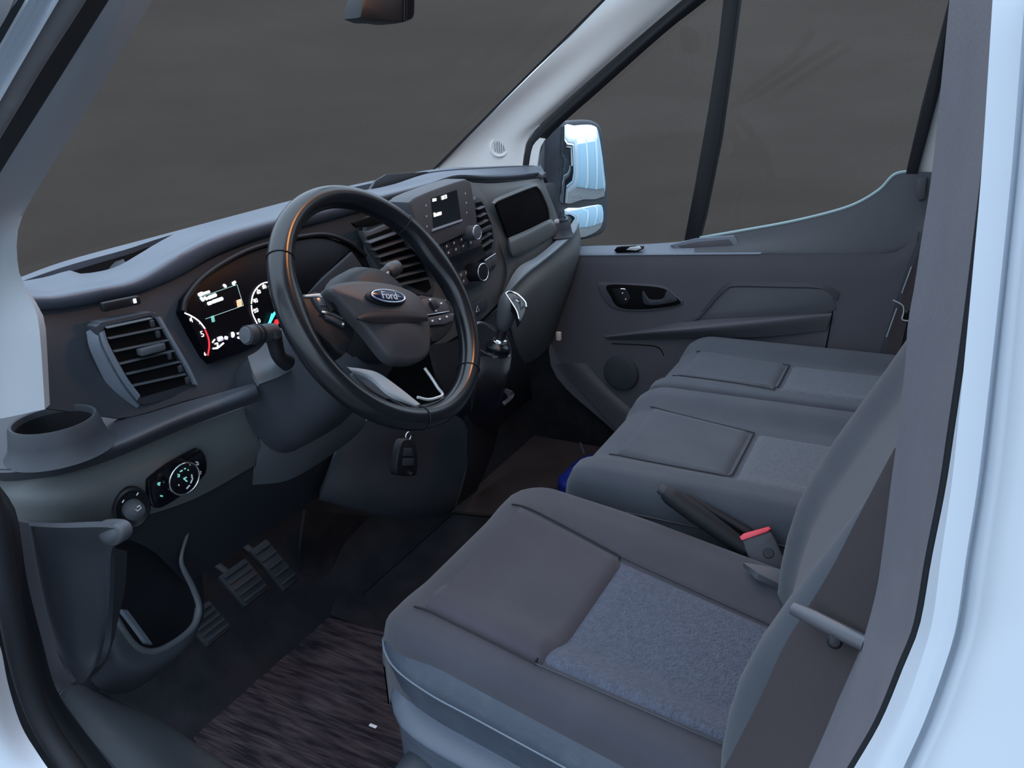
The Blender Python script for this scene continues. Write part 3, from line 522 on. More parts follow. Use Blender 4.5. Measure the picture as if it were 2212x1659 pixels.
# knee panel, kick panel with map pocket
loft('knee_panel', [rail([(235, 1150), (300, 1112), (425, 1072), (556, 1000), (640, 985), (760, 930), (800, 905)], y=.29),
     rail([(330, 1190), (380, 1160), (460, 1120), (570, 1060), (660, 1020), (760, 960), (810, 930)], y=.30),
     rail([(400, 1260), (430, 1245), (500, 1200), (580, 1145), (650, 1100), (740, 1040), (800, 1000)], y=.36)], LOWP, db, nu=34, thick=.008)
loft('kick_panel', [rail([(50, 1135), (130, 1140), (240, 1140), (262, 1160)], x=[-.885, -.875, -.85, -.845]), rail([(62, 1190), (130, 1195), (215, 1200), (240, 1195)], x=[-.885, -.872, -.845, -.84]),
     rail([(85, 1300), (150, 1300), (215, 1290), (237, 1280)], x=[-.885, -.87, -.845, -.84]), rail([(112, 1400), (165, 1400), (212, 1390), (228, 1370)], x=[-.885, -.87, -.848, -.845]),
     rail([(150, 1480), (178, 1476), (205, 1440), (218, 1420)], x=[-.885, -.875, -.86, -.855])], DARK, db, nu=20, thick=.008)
loft('kick_edge', [rail([(31, 1125), (52, 1230), (76, 1340), (105, 1440), (120, 1500)], x=-.90), rail([(62, 1130), (78, 1230), (102, 1340), (128, 1420), (158, 1475)], x=-.887)], DOORM, db, nu=20, thick=.006)
pillow('panel_corner', dense(pl([(196, 1139), (236, 1134), (256, 1142), (263, 1160), (254, 1176), (240, 1182), (214, 1172)], x=-.848), 3, True), -X, MID, db, rise=.006, skirt=.015, rnd=.005)
# map pocket
loft('pocket_side', [rail([(238, 1180), (238, 1270), (226, 1370), (204, 1430), (172, 1478)], x=-.838), rail([(256, 1186), (254, 1270), (246, 1335), (228, 1420), (195, 1488)], x=-.815), rail([(275, 1190), (270, 1270), (254, 1345), (240, 1420), (215, 1496)], x=-.79)], DARK, db, nu=24, thick=.006)
PR = [(244, 1322), (264, 1358), (290, 1392), (318, 1406), (352, 1400), (396, 1373), (422, 1345), (430, 1312)]
loft('pocket_front', [rail(PR, y=[.282, .274, .268, .266, .268, .274, .28, .288]), rail([(226, 1390), (250, 1430), (280, 1450), (312, 1452), (345, 1440), (385, 1415), (412, 1388), (428, 1360)], y=[.280, .268, .262, .260, .262, .27, .278, .286]), rail([(196, 1470), (225, 1496), (250, 1499), (285, 1493), (318, 1474), (352, 1446), (390, 1414), (418, 1390)], y=[.30, .30, .30, .30, .30, .305, .31, .31])], DARK, db, nu=30, thick=.006)
loft('pocket_back', [rail([(240, 1180), (330, 1125), (420, 1080), (440, 1090)], y=.335), rail([(240, 1270), (330, 1240), (400, 1190), (430, 1190)], y=.36), rail([(240, 1340), (330, 1330), (425, 1270), (440, 1270)], y=.36), rail([(290, 1410), (340, 1410), (410, 1380), (440, 1340)], y=.35)], BLACK, db, nu=20, thick=.006)
tube('pocket_rim', rail([(404, 1112), (405, 1150), (394, 1190), (392, 1215), (400, 1236), (416, 1268), (430, 1310), (422, 1346), (396, 1375), (352, 1402), (318, 1408), (290, 1394), (264, 1360), (244, 1324)], y=[.305, .305, .303, .302, .30, .297, .290, .282, .276, .270, .268, .270, .276, .284]), [.003, .003, .0045, .0055, .0055, .0055, .005], MID, db, seg=10)
loft('pocket_lip', [rail([(262, 1316), (290, 1352), (316, 1388)], y=.275), rail([(276, 1318), (304, 1356), (330, 1392)], y=.285)], LITE, db, nu=10, thick=.005)
# centre stack
SNY = .262
loft('stack_surround', [rail([(790, 470), (860, 440), (930, 412), (1005, 392), (1030, 398)], y=.30), rail([(800, 560), (880, 520), (960, 480), (1035, 440), (1060, 450)], y=.285), rail([(850, 640), (920, 610), (1000, 570), (1070, 520), (1090, 540)], y=.28), rail([(900, 690), (960, 680), (1030, 650), (1085, 600), (1100, 590)], y=.285), rail([(930, 760), (980, 730), (1040, 690), (1080, 650), (1095, 640)], y=.30)], MIDP, db, nu=24, thick=.01)
hv = slab('air_vent', dense(pl([(786, 508), (800, 500), (850, 482), (880, 500), (925, 580), (940, 625), (925, 640), (850, 612)], y=.276), 3, True), -Y, .012, MID, db, .003); hv['label'] = 'central vent seen through the steering wheel'
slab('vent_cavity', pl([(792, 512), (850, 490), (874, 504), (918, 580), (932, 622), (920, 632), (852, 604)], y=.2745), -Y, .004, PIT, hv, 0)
for k in range(7):
    t = k/6; p, q = at(794+60*t, 524+92*t, y=.269), at(862+62*t, 500+100*t, y=.269); box('slat', (p+q)/2, (q-p)/2, Vector((0, .007, .001)), Z*.0013, MID, hv, .0006)
slab('upper_tray', pl([(762, 482), (800, 468), (846, 462), (858, 474), (800, 490), (772, 492)], y=.284), -Y, .006, PIT, db, .001)
rd = slab('radio', dense(pl([(884, 448), (889, 432), (905, 422), (950, 404), (1000, 388), (1012, 389), (1019, 398), (1026, 440), (1031, 492), (1000, 508), (940, 536), (922, 540), (914, 530)], y=.228), 3, True), -Y, .05, MID, db, .006); rd['label'] = 'radio display hood'
sc_ = slab('display', pl([(932, 428), (987, 410), (996, 474), (938, 496)], y=.2265), -Y, .003, LCD, rd, 0)
loft('display_lip', [rail([(934, 494), (998, 473)], y=.2265), rail([(934, 500), (999, 477)], y=.2235)], LITE, rd, nu=4, nv=2, thick=.003, straight=True)
for q in ([(935, 429), (943, 428), (943, 434), (935, 436)], [(954, 424), (965, 420), (966, 428), (955, 432)], [(937, 460), (940, 459), (943, 462), (946, 459), (954, 457), (954, 464), (938, 469)]): slab('display_text', pl(q, y=.2245), -Y, .001, E_S, rd, 0)
text('display_clock', ':21', at(961, 426, y=.2232), X, -Y, .006, BLACK, rd, .0002)
for a, b in ((1005, 418), (1007, 438), (1008, 459), (921, 467), (922, 489), (920, 444)): lathe('touch_mark', at(a, b, y=.2275), -Y, [(.0018, 0), (.0018, .0006)], WPLA, rd, seg=8)
bp_ = slab('radio_buttons', pl([(924, 545), (1022, 500), (1037, 495), (1042, 524), (1020, 535), (940, 570), (930, 566)], y=.242), -Y, .02, MID, db, .003)
for k in range(5):
    for j in range(2):
        a = 947+16*k+4*j; b = 538-7.2*k+14*j
        box('button', at(a+2, b+1, y=.2405), Vector((.0125, 0, .002)), Y*.002, Z*.0075, DARK, bp_, .001)
        box('button_mark', at(a+2, b+1, y=.238), X*.0022, Y*.0004, Z*.0022, WPLA, bp_, 0)
def knob(a, b, y, r, ln, name, m1=DARK, tilt=(-.12, -.98, .1)):
    n = Vector(tilt).normalized(); p = at(a, b, y=y); k = lathe(name, p-n*ln, n, [(r*1.02, 0), (r, ln*.9), (r*.94, ln), (r*.9, ln), (r*.01, ln*.99)], m1, db, seg=32)
    v = n.cross(Z).normalized(); u = v.cross(n)
    tube('knob_ring', [p+(v*math.cos(t)+u*math.sin(t))*r*.93 for t in [i*math.pi/16 for i in range(32)]], r*.09, CHR, k, seg=8, closed=True, sub=1)
    lathe('knob_face', p+n*.0003, n, [(r*.85, 0), (r*.8, .001), (.0005, .0015)], m1, k, seg=28); return k
knob(940, 539, .222, .0155, .028, 'volume_knob'); knob(1031, 502, .205, .0165, .045, 'tuning_knob', SATD)
loft('stack_ledge', [rail([(930, 572), (1000, 545), (1040, 528)], y=.243), rail([(945, 588), (1000, 562), (1046, 542)], y=.262), rail([(960, 602), (1010, 578), (1052, 552)], y=.268)], DARK, db, nu=14, thick=.006)
cp_ = slab('climate_panel', pl([(966, 602), (1010, 580), (1050, 566), (1060, 600), (1030, 618), (985, 640)], y=.262), -Y, .012, DARK, db, .002)
for k in range(3):
    for j in range(2): box('button', at(984+11*k+6*j, 602-5*k+13*j, y=.2605), Vector((.012, 0, .002)), Y*.002, Z*.0085, MID, cp_, .001); box('button_mark', at(985+11*k+6*j, 599-5*k+13*j, y=.258), X*.0015, Y*.0004, Z*.003, WPLA, cp_, 0)
knob(1044, 588, .222, .0215, .04, 'temperature_knob', BLACK)
hp = slab('hazard_panel', pl([(1008, 668), (1012, 660), (1048, 645), (1056, 652), (1052, 672), (1022, 688), (1014, 684)], y=.268), -Y, .012, DARK, db, .003)
hc = at(1031, 668, y=.266); tube('hazard_triangle', [hc+Vector((-.008, -.001, -.005)), hc+Vector((.008, -.001, -.005)), hc+Vector((0, -.001, .009))], .0008, WPLA, hp, seg=6, closed=True, sub=1)
fv = slab('air_vent', dense(pl([(1026, 432), (1040, 430), (1050, 442), (1066, 480), (1071, 520), (1066, 542), (1040, 556), (1032, 520)], y=.268), 3, True), -Y, .012, MID, db, .003); fv['label'] = 'narrow vent on the passenger side of the radio'
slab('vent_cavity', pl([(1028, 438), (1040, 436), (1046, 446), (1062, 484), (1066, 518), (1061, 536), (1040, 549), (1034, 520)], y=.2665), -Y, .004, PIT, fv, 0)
for k in range(6):
    t = k/5; p, q = at(1030+8*t, 452+82*t, y=.262), at(1044+19*t, 446+72*t, y=.262); box('slat', (p+q)/2, (q-p)/2, Vector((0, .006, .001)), Z*.0013, MID, fv, .0006)
p, q = at(1038, 500, y=.256), at(1060, 490, y=.256); box('vent_tab', (p+q)/2, (q-p)/2, Y*.005, Z*.005, DARK, fv, .002)
b2 = slab('switch_row', pl([(1046, 562), (1070, 546), (1074, 568), (1068, 582), (1052, 590)], y=.268), -Y, .01, DARK, db, .002)
for a, b in ((1054, 571), (1066, 564)): box('button', at(a, b, y=.2665), X*.014, Y*.002, Z*.012, MID, b2, .001)
tube('switch_trim', rail([(1047, 563), (1070, 548)], y=.2655), .0014, SATIN, b2, seg=6, sub=1)
# passenger side fascia with open tray
PF = [rail([(1015, 394), (1060, 396), (1110, 392), (1172, 384)], y=[.30, .305, .305, .30]), rail([(1040, 440), (1062, 436), (1140, 408), (1186, 420)], y=[.29, .288, .285, .285]), rail([(1075, 520), (1090, 515), (1170, 472), (1205, 470)], y=[.28, .275, .27, .27]), rail([(1095, 580), (1108, 560), (1180, 515), (1208, 500)], y=[.275, .27, .262, .262]), rail([(1090, 640), (1110, 600), (1180, 545), (1212, 512)], y=[.28, .272, .262, .262])]
loft('passenger_fascia', PF, MIDP, db, nu=26, thick=.01)
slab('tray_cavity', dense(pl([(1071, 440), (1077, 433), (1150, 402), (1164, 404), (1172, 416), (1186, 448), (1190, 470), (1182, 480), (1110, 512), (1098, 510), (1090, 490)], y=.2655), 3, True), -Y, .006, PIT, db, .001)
loft('tray_rim', [rail([(1062, 438), (1078, 425), (1150, 397), (1166, 399), (1178, 414), (1193, 450), (1197, 476)], y=.270), rail([(1068, 440), (1080, 432), (1150, 404), (1162, 405), (1172, 418), (1186, 452), (1189, 474)], y=.262)], MIDP, db, nu=26, thick=.005)
loft('tray_sill', [rail([(1098, 514), (1140, 496), (1186, 474), (1196, 478)], y=.262), rail([(1102, 524), (1142, 506), (1184, 484), (1200, 486)], y=.25), rail([(1106, 550), (1140, 535), (1190, 508), (1206, 498)], y=.25), rail([(1112, 556), (1140, 545), (1196, 512), (1207, 503)], y=.262)], MIDP, db, nu=20, thick=.006)
# passenger shelf and lower dash
PB = [(1099, 628), (1136, 590), (1169, 564), (1204, 536), (1239, 503), (1250, 482)]
loft('passenger_shelf', [rail([(1084, 640), (1117, 580), (1157, 556), (1192, 528), (1225, 497), (1240, 474)], y=[.28, .262, .255, .25, .25, .26]), rail(PB, y=[.258, .238, .228, .225, .228, .245]), rail([(a+1, b+8) for a, b in PB], y=[.262, .243, .234, .231, .234, .25])], LITP, db, nu=24, thick=.008)
loft('passenger_lower', [rail([(a, b+7) for a, b in PB], y=[.268, .248, .240, .236, .24, .256]), rail([(1103, 680), (1150, 632), (1205, 588), (1247, 548), (1255, 520)], y=[.26, .235, .228, .225, .245]), rail([(1115, 740), (1160, 700), (1205, 650), (1240, 600), (1252, 560)], y=[.28, .265, .255, .25, .27]), rail([(1130, 790), (1170, 765), (1205, 720), (1228, 665), (1242, 610)], y=[.34, .335, .33, .33, .34])], MIDP, db, nu=24, thick=.008)
cr2 = cup((.762, .275, .785), .044); lathe('cup_well', Vector((.762, .275, .785)), Z, [(.0385, -.008), (.035, -.053), (.001, -.0535)], BLACK, cr2, seg=36, cap=False)
box('release_tab', at(1207, 726, x=.72), X*.006, Y*.008, Z*.014, CREAM, db, .004)
lathe('vent_roundel', at(1202, 479, y=.258), Vector((-.6, -.8, 0)), [(.008, 0), (.008, .003), (.005, .005), (.001, .005)], SATIN, db, seg=20)
box('pad_end_cap', at(1169, 378, y=.30), X*.012, Y*.012, Z*.008, SATD, db, .004)
# console below the stack
loft('console_side', [rail([(930, 745), (985, 735), (1040, 700), (1085, 660)], y=.285), rail([(960, 850), (1000, 845), (1060, 790), (1110, 740)], y=.26), rail([(1000, 920), (1035, 900), (1080, 860), (1140, 800)], y=.28), rail([(1010, 960), (1060, 940), (1100, 900), (1150, 860)], y=.36)], BLACK, db, nu=20, thick=.01)
loft('gear_housing', [rail([(1025, 790), (1040, 770), (1080, 775), (1105, 770)], y=.12), rail([(1028, 830), (1050, 815), (1085, 820), (1100, 800)], y=.10), rail([(1022, 870), (1045, 870), (1080, 855), (1092, 830)], y=.115), rail([(1018, 890), (1045, 898), (1075, 880), (1088, 850)], y=.15)], BLACK, db, nu=18, thick=.01)
tube('gear_gaiter_rim', rail([(1030, 700), (1060, 706), (1092, 728), (1102, 762), (1096, 772), (1078, 777), (1050, 765), (1030, 748)], y=.145), .0035, SATD, db, seg=8, closed=True)
loft('console_tray', [rail([(1094, 842), (1112, 852), (1090, 874)], y=.17), rail([(1088, 846), (1098, 858), (1085, 868)], y=.18)], SATD, db, nu=10, thick=.004)
loft('centre_lower_panel', [rail([(740, 935), (800, 905), (900, 880), (990, 900), (1010, 930)], y=[.26, .235, .22, .22, .25]), rail([(715, 1010), (790, 990), (900, 980), (985, 990), (1005, 1010)], y=[.265, .24, .225, .225, .255]), rail([(690, 1075), (760, 1090), (860, 1110), (960, 1106), (985, 1090)], y=[.28, .255, .24, .24, .26]), rail([(690, 1078), (770, 1098), (860, 1114), (955, 1110), (985, 1095)], y=[.34, .34, .34, .34, .34])], DARK, db, nu=24, thick=.008)
loft('console_flank', [rail([(1005, 900), (1010, 1000), (985, 1095)], y=.262), rail([(1085, 860), (1070, 960), (1030, 1060)], y=.40)], BLACK, db, nu=14, thick=.008)

# ================================================================== STEERING COLUMN AND WHEEL
TL = 1.0395; WC = Vector((-.4415, 0, .858)); E1 = X.copy(); E2 = Vector((0, math.cos(TL), math.sin(TL))); WN = Vector((0, -math.sin(TL), math.cos(TL)))
cm = empty('steering_column', WC-WN*.25, 'dark steering column shroud with two stalks behind the wheel', 'steering column')
def wp(u, v, h): return WC+E1*u+E2*v+WN*h
shr = []
for h, a, b, dv in ((-.045, .062, .060, -.012), (-.09, .070, .070, -.02), (-.15, .074, .078, -.03), (-.24, .078, .085, -.04), (-.30, .078, .085, -.04)):
    shr.append([wp(a*math.copysign(abs(math.cos(t))**.6, math.cos(t)), dv+b*math.copysign(abs(math.sin(t))**.6, math.sin(t)), h) for t in [i*math.pi/14 for i in range(28)]])
V = [p for r in shr for p in r]; F = []
for i in range(len(shr)-1):
    for j in range(28): F.append((i*28+j, i*28+(j+1) % 28, (i+1)*28+(j+1) % 28, (i+1)*28+j))
F.append(tuple(range(28)))
mesh('shroud', V, F, DARK, cm)
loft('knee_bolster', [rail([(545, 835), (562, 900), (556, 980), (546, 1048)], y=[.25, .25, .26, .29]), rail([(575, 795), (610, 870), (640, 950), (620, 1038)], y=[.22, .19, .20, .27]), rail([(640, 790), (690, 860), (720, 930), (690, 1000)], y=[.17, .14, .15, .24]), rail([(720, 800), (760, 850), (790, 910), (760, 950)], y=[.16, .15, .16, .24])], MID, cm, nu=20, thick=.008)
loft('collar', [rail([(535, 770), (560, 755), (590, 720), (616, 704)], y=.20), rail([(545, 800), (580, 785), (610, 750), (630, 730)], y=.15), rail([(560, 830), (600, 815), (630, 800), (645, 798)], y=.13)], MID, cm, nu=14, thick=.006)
# stalks
lst = tube('indicator_stalk', [at(622, 785, y=.10), at(603, 770, y=.10), at(594, 740, y=.10), at(588, 715, y=.10)], [.012, .010, .011, .013], BLACK, cm, seg=14)
ax = at(592, 718, y=.10); bx_ = at(532, 724, y=.10)
tube('stalk_barrel', [ax, ax.lerp(bx_, .35), ax.lerp(bx_, .7), bx_], [.0130, .0135, .0122, .0132, .0130], DARK, lst, seg=20)
lathe('stalk_end', bx_, (bx_-ax), [(.0112, 0), (.0106, .003), (.001, .004)], MID, lst, seg=24)
for t in (.55, .72): lathe('stalk_ring', ax.lerp(bx_, t), (bx_-ax), [(.0136, -.0015), (.0142, 0), (.0136, .0015)], BLACK, lst, seg=24)
lathe('stalk_button', at(597, 723, y=.088), Vector((-.6, -.7, .3)), [(.007, 0), (.0065, .004), (.001, .005)], BLACK, lst, seg=16)
rst = tube('wiper_stalk', [at(790, 604, y=.12), at(815, 600, y=.12), at(838, 588, y=.12)], [.008, .009, .012], BLACK, cm, seg=14)
pq = at(836, 590, y=.12); qq = at(858, 576, y=.12); tube('stalk_barrel', [pq, pq.lerp(qq, .5), qq], [.012, .0145, .012], HUBM, rst, seg=18)
box('stalk_mark', at(838, 592, y=.105), X*.003, Y*.001, Z*.004, SATIN, rst, .0005)

wh = empty('steering_wheel', WC, 'black leather steering wheel with oval badge on its grey hub', 'steering wheel')
RM_, rt = .1765, .0172
V, F = [], []; NU, NV = 120, 20
for i in range(NU):
    a = 2*math.pi*i/NU
    g_ = .009*(max(0, math.cos(a-math.radians(14)))**30+max(0, math.cos(a-math.radians(166)))**30)
    for j in range(NV):
        b = 2*math.pi*j/NV; rr = RM_+(rt*.96+(g_ if math.cos(b) < 0 else 0))*math.cos(b); V.append(wp(rr*math.cos(a), rr*math.sin(a), (rt*1.06)*math.sin(b)))
for i in range(NU):
    for j in range(NV): F.append((i*NV+j, ((i+1) % NU)*NV+j, ((i+1) % NU)*NV+(j+1) % NV, i*NV+(j+1) % NV))
mesh('rim', V, F, LEATH, wh, ang=80)
def seam(a, d=.0006):
    a = math.radians(a); return tube('seam', [wp((RM_+(rt*.97+d)*math.cos(b))*math.cos(a), (RM_+(rt*.97+d)*math.cos(b))*math.sin(a), (rt*1.07+d)*math.sin(b)) for b in [i*math.pi/12 for i in range(24)]], .0007, BLACK, wh, seg=6, closed=True, sub=1)
for a in (142, 38, 252, 305): seam(a)
def wpx(a, b, h): return onp(a, b, WC+WN*h, WN)
def wo(pts, h, k=3): return dense([wpx(a, b, h) for a, b in pts], k, True)
hub = pillow('airbag_cover', wo([(712, 622), (728, 611), (768, 604), (815, 606), (862, 615), (902, 633), (922, 660), (933, 700), (934, 745), (926, 768), (902, 779), (870, 780), (850, 774), (832, 757), (792, 706), (738, 648)], .034), WN, HUBM, wh, rise=.010, skirt=.020, rnd=.008, flare=.0)
# crease band across the cover, its shade drawn as a black strip
loft('crease_shade', [[wpx(a, b, .0455) for a, b in ((772, 684), (800, 675), (860, 672), (922, 676))], [wpx(a, b, .0462) for a, b in ((776, 690), (800, 685), (860, 683), (924, 686))], [wpx(a, b, .0445) for a, b in ((786, 696), (805, 697), (860, 697), (924, 694))]], BLACK, hub, nu=16, thick=.003)
BA = math.radians(-19); B1 = E1*math.cos(BA)+E2*math.sin(BA); B2 = WN.cross(B1)   # the wheel stands turned a little
ec = wpx(835, 643, .0455)
lathe('badge_base', ec-WN*.003, WN, [(.037, 0), (.037, .003), (.034, .0045), (.001, .0045)], BLACK, hub, seg=40, sy=.34, xdir=B1)
eb = lathe('badge', ec, WN, [(.0325, 0), (.0325, .004), (.030, .005), (.001, .0055)], EMB, hub, seg=40, sy=.29, xdir=B1)
tube('badge_ring', [ec+WN*.005+B1*math.cos(t)*.0312+B2*math.sin(t)*.0092 for t in [i*math.pi/20 for i in range(40)]], .0013, CHR, hub, seg=8, closed=True, sub=1)
text('badge_lettering', 'Ford', ec+WN*.0062, B1, WN, .0155, SATIN, hub, .0004)
# spokes
lsp = slab('spoke', wo([(650, 640), (672, 632), (700, 634), (746, 690), (766, 712), (762, 736), (742, 768), (712, 740), (680, 712), (655, 680)], .012, 2), WN, .022, BLACK, wh, .004)
slab('spoke_trim', [wpx(a, b, .0145) for a, b in ((657, 637), (692, 633), (712, 648), (705, 652), (690, 640), (662, 641))], WN, .004, SATIN, lsp, .001)
slab('button_pad', [wpx(a, b, .016) for a, b in ((676, 642), (702, 641), (716, 660), (724, 678), (696, 672), (684, 656))], WN, .005, DARK, lsp, .0015)
slab('button', [wpx(a, b, .018) for a, b in ((684, 643), (700, 643), (705, 660), (692, 660))], WN, .003, SATD, lsp, .001)
box('button', wpx(715, 664, .0175), E1*.006, E2*.006, WN*.003, BLACK, lsp, .001)
slab('spoke_trim', [wpx(a, b, .018) for a, b in ((696, 671), (720, 675), (742, 686), (741, 690), (718, 680), (697, 675))], WN, .003, CHR, lsp, .0008)
slab('button', [wpx(a, b, .0165) for a, b in ((702, 678), (720, 683), (746, 695), (744, 706), (722, 694), (708, 688))], WN, .004, DARK, lsp, .001)
box('button_mark', wpx(741, 700, .0178), E1*.0014, E2*.0014, WN*.0004, WPLA, lsp, 0)
rsp = slab('spoke', wo([(902, 640), (930, 640), (966, 645), (980, 664), (984, 690), (975, 712), (958, 730), (934, 738), (925, 700)], .012, 2), WN, .022, BLACK, wh, .004)
slab('button_pad', [wpx(a, b, .016) for a, b in ((910, 646), (935, 642), (964, 650), (971, 671), (921, 680))], WN, .004, HUBM, rsp, .001)
slab('spoke_trim', [wpx(a, b, .0175) for a, b in ((921, 680), (971, 671), (972, 673), (922, 682))], WN, .003, CHR, rsp, .0005)
tube('spoke_trim', [wpx(a, b, .0165) for a, b in ((962, 648), (972, 658), (977, 672), (980, 682))], .0011, CHR, rsp, seg=6)
box('button', wpx(937, 659, .018), E1*.007, E2*.007, WN*.004, BLACK, rsp, .0015)
slab('button', [wpx(a, b, .016) for a, b in ((924, 685), (978, 675), (980, 692), (962, 700), (930, 702))], WN, .003, DARK, rsp, .001)
for a, b in ((929, 647), (953, 655), (942, 671), (934, 693), (950, 689), (965, 684)): box('button_mark', wpx(a, b, .0175), E1*.0022, E2*.0012, WN*.0004, WPLA, rsp, 0)
bsp = slab('spoke', wo([(838, 858), (880, 872), (905, 874), (930, 866), (956, 856), (985, 850), (965, 884), (930, 897), (880, 893)], .004, 2), WN, .018, LEATH, wh, .004)
slab('spoke_panel', wo([(765, 803), (800, 812), (838, 838), (872, 862), (850, 866), (812, 848), (780, 822)], .002, 2), WN, .01, SATD, wh, .002)
loft('spoke_bezel', [[wpx(a, b, .010) for a, b in ((752, 793), (785, 797), (818, 806), (860, 835), (908, 873))], [wpx(a, b, .008) for a, b in ((756, 799), (785, 806), (812, 818), (850, 848), (898, 876))], [wpx(a, b, .002) for a, b in ((762, 806), (785, 813), (806, 826), (840, 856), (886, 876))]], SATIN, wh, nu=20, thick=.004)
tube('spoke_bezel', [wpx(a, b, .006) for a, b in ((917, 795), (932, 816), (946, 838), (956, 852), (944, 859), (924, 863), (902, 858))], .0022, SATIN, wh, seg=8)
lathe('hub_boss', WC-WN*.05, WN, [(.075, 0), (.072, .03), (.06, .05), (.05, .055)], BLACK, wh, seg=32)

# key fob hanging below the wheel
kp = at(882, 943, y=.165)
kf = empty('key_fob', at(880, 1028, y=.165), 'black car key fob hanging on a chrome ring below the steering wheel', 'key')
tube('key_ring', [kp+Vector((.009*math.cos(t), 0, .009*math.sin(t))) for t in [i*math.pi/8 for i in range(16)]], .0015, CHR, kf, seg=8, closed=True, sub=1)
slab('fob_body', dense(pl([(868, 958), (876, 950), (893, 950), (899, 960), (904, 990), (902, 1020), (896, 1029), (866, 1028), (858, 1022), (860, 990)], y=.158), 3, True), -Y, .016, BLACK, kf, .004)
slab('fob_button', pl([(873, 968), (890, 968), (893, 985), (872, 985)], y=.157), -Y, .004, DARK, kf, .001)
slab('fob_button', pl([(871, 990), (894, 990), (894, 1006), (870, 1006)], y=.157), -Y, .004, DARK, kf, .001)
lathe('fob_badge', at(887, 1023, y=.157), -Y, [(.0034, 0), (.0034, .002), (.001, .0025)], CHR, kf, seg=14)

# gear lever
g0, g1 = at(1080, 735, y=.14), at(1104, 640, y=.115)
gl = empty('gear_lever', g0-Z*.05, 'short gear lever with grey knob, chrome topped badge and chrome collar', 'gear lever')
ga = (g1-g0).normalized()
tube('gaiter', [g0-ga*.06, g0-ga*.035, g0-ga*.012, g0], [.034, .036, .026, .030, .020, .016], LEATH, gl, seg=16)
lathe('collar', g0-ga*.006, ga, [(.015, 0), (.0185, .002), (.0185, .006), (.0165, .009), (.012, .010)], CHR, gl, seg=28)
tube('shaft', [g0, g0+ga*.045], .0105, BLACK, gl, seg=16, sub=2)
kx = Vector((.45, -.85, .25)); kx = (kx-ga*kx.dot(ga)).normalized(); ky = ga.cross(kx)
kv, kF = [], []; prof = [(.010, .025), (.0165, .035), (.0205, .05), (.0235, .068), (.0245, .085), (.0235, .098), (.019, .108), (.010, .113), (.002, .114)]
for r, h in prof:
    for s in range(24):
        t = 2*math.pi*s/24; kv.append(g0+ga*h+kx*math.cos(t)*r*1.0+ky*math.sin(t)*r*1.3)
for i in range(len(prof)-1):
    for s in range(24): kF.append((i*24+s, i*24+(s+1) % 24, (i+1)*24+(s+1) % 24, (i+1)*24+s))
kF.append(tuple(range(23, -1, -1))); kF.append(tuple((len(prof)-1)*24+s for s in range(24)))
mesh('knob', kv, kF, MID, gl, ang=70)
kcap = g0+ga*.088
cn = Vector((-.22, -.50, .84)).normalized()
bq = pn([(1092, 634), (1101, 630), (1118, 636), (1134, 652), (1137, 664), (1130, 684), (1122, 696), (1118, 676), (1106, 655)], kcap+cn*.025, cn)
cap_ = slab('knob_badge', dense(bq, 2, True), cn, .018, GLOSSB, gl, .003)
tube('chrome_edge', pn([(1092, 634), (1101, 630), (1118, 636), (1134, 652), (1137, 664)], kcap+cn*.0255, cn), .0022, CHR, gl, seg=8)
tube('chrome_edge', pn([(1092, 634), (1104, 652), (1116, 672), (1121, 690)], kcap+cn*.0255, cn), .0018, CHR, gl, seg=8)
text('shift_pattern', 'R', onp(1118, 650, kcap+cn*.0262, cn), X, cn, .012, SATIN, gl, .0003)

# ================================================================== PEDALS, MAT, SILL
def pedal(name, label, c, wx, hy, tilt):
    n = Vector((0, -math.cos(tilt), math.sin(tilt))); v = Vector((0, math.sin(tilt), math.cos(tilt)))
    e = empty(name, c-v*hy, label, 'pedal', group='foot pedals')
    box('pedal_pad', c, X*wx, v*hy, n*.007, RUB, e, .004)
    for k in range(5): box('tread_rib', c+n*.008+v*(hy*.75*(k-2)/2), X*wx*.85, v*.0028, n*.002, LOWP, e, .001)
    tube('pedal_arm', [c-n*.005, c-n*.02+v*.06+Y*.02, c+v*.16+Y*.10], .009, BLACK, e, seg=8)
    return e
pedal('clutch_pedal', 'brown dusty pedal nearest the map pocket', at(448, 1348, y=.40), .03, .034, .8)
pedal('brake_pedal', 'ribbed rubber pedal in the middle of the three', at(527, 1260, y=.42), .035, .040, .8)
pedal('throttle_pedal', 'narrow ribbed pedal farthest from the driver door', at(592, 1222, y=.42), .024, .055, .8)
# worn mat following the floor
mv = []
for r_ in ([(560, 1318), (640, 1318), (740, 1340), (850, 1370)], [(450, 1400), (570, 1400), (700, 1425), (860, 1460)], [(352, 1478), (520, 1500), (700, 1530), (890, 1560)], [(410, 1580), (560, 1620), (720, 1650), (910, 1680)], [(480, 1690), (610, 1730), (760, 1760), (930, 1780)]):
    mv.append([at(a, b, z=.012) for a, b in r_])
m0 = loft('floor_mat', mv, MATM, nu=40, nv=10, thick=.008)
for v in m0.data.vertices: v.co.z += .003*noise.noise(Vector((v.co.x*40, v.co.y*9, 0)))
tag(m0, 'worn brown rubber floor mat in the driver footwell', 'mat')
hp_ = loft('trim_7', [rail([(640, 1300), (720, 1330), (830, 1365)], z=.014), rail([(650, 1180), (730, 1200), (840, 1220)], y=.50), rail([(660, 1100), (740, 1110), (850, 1120)], y=.52)], CARP, nu=16, thick=.008)
tag(hp_, 'dark carpet rising behind the driver floor mat', 'trim', kind='structure')
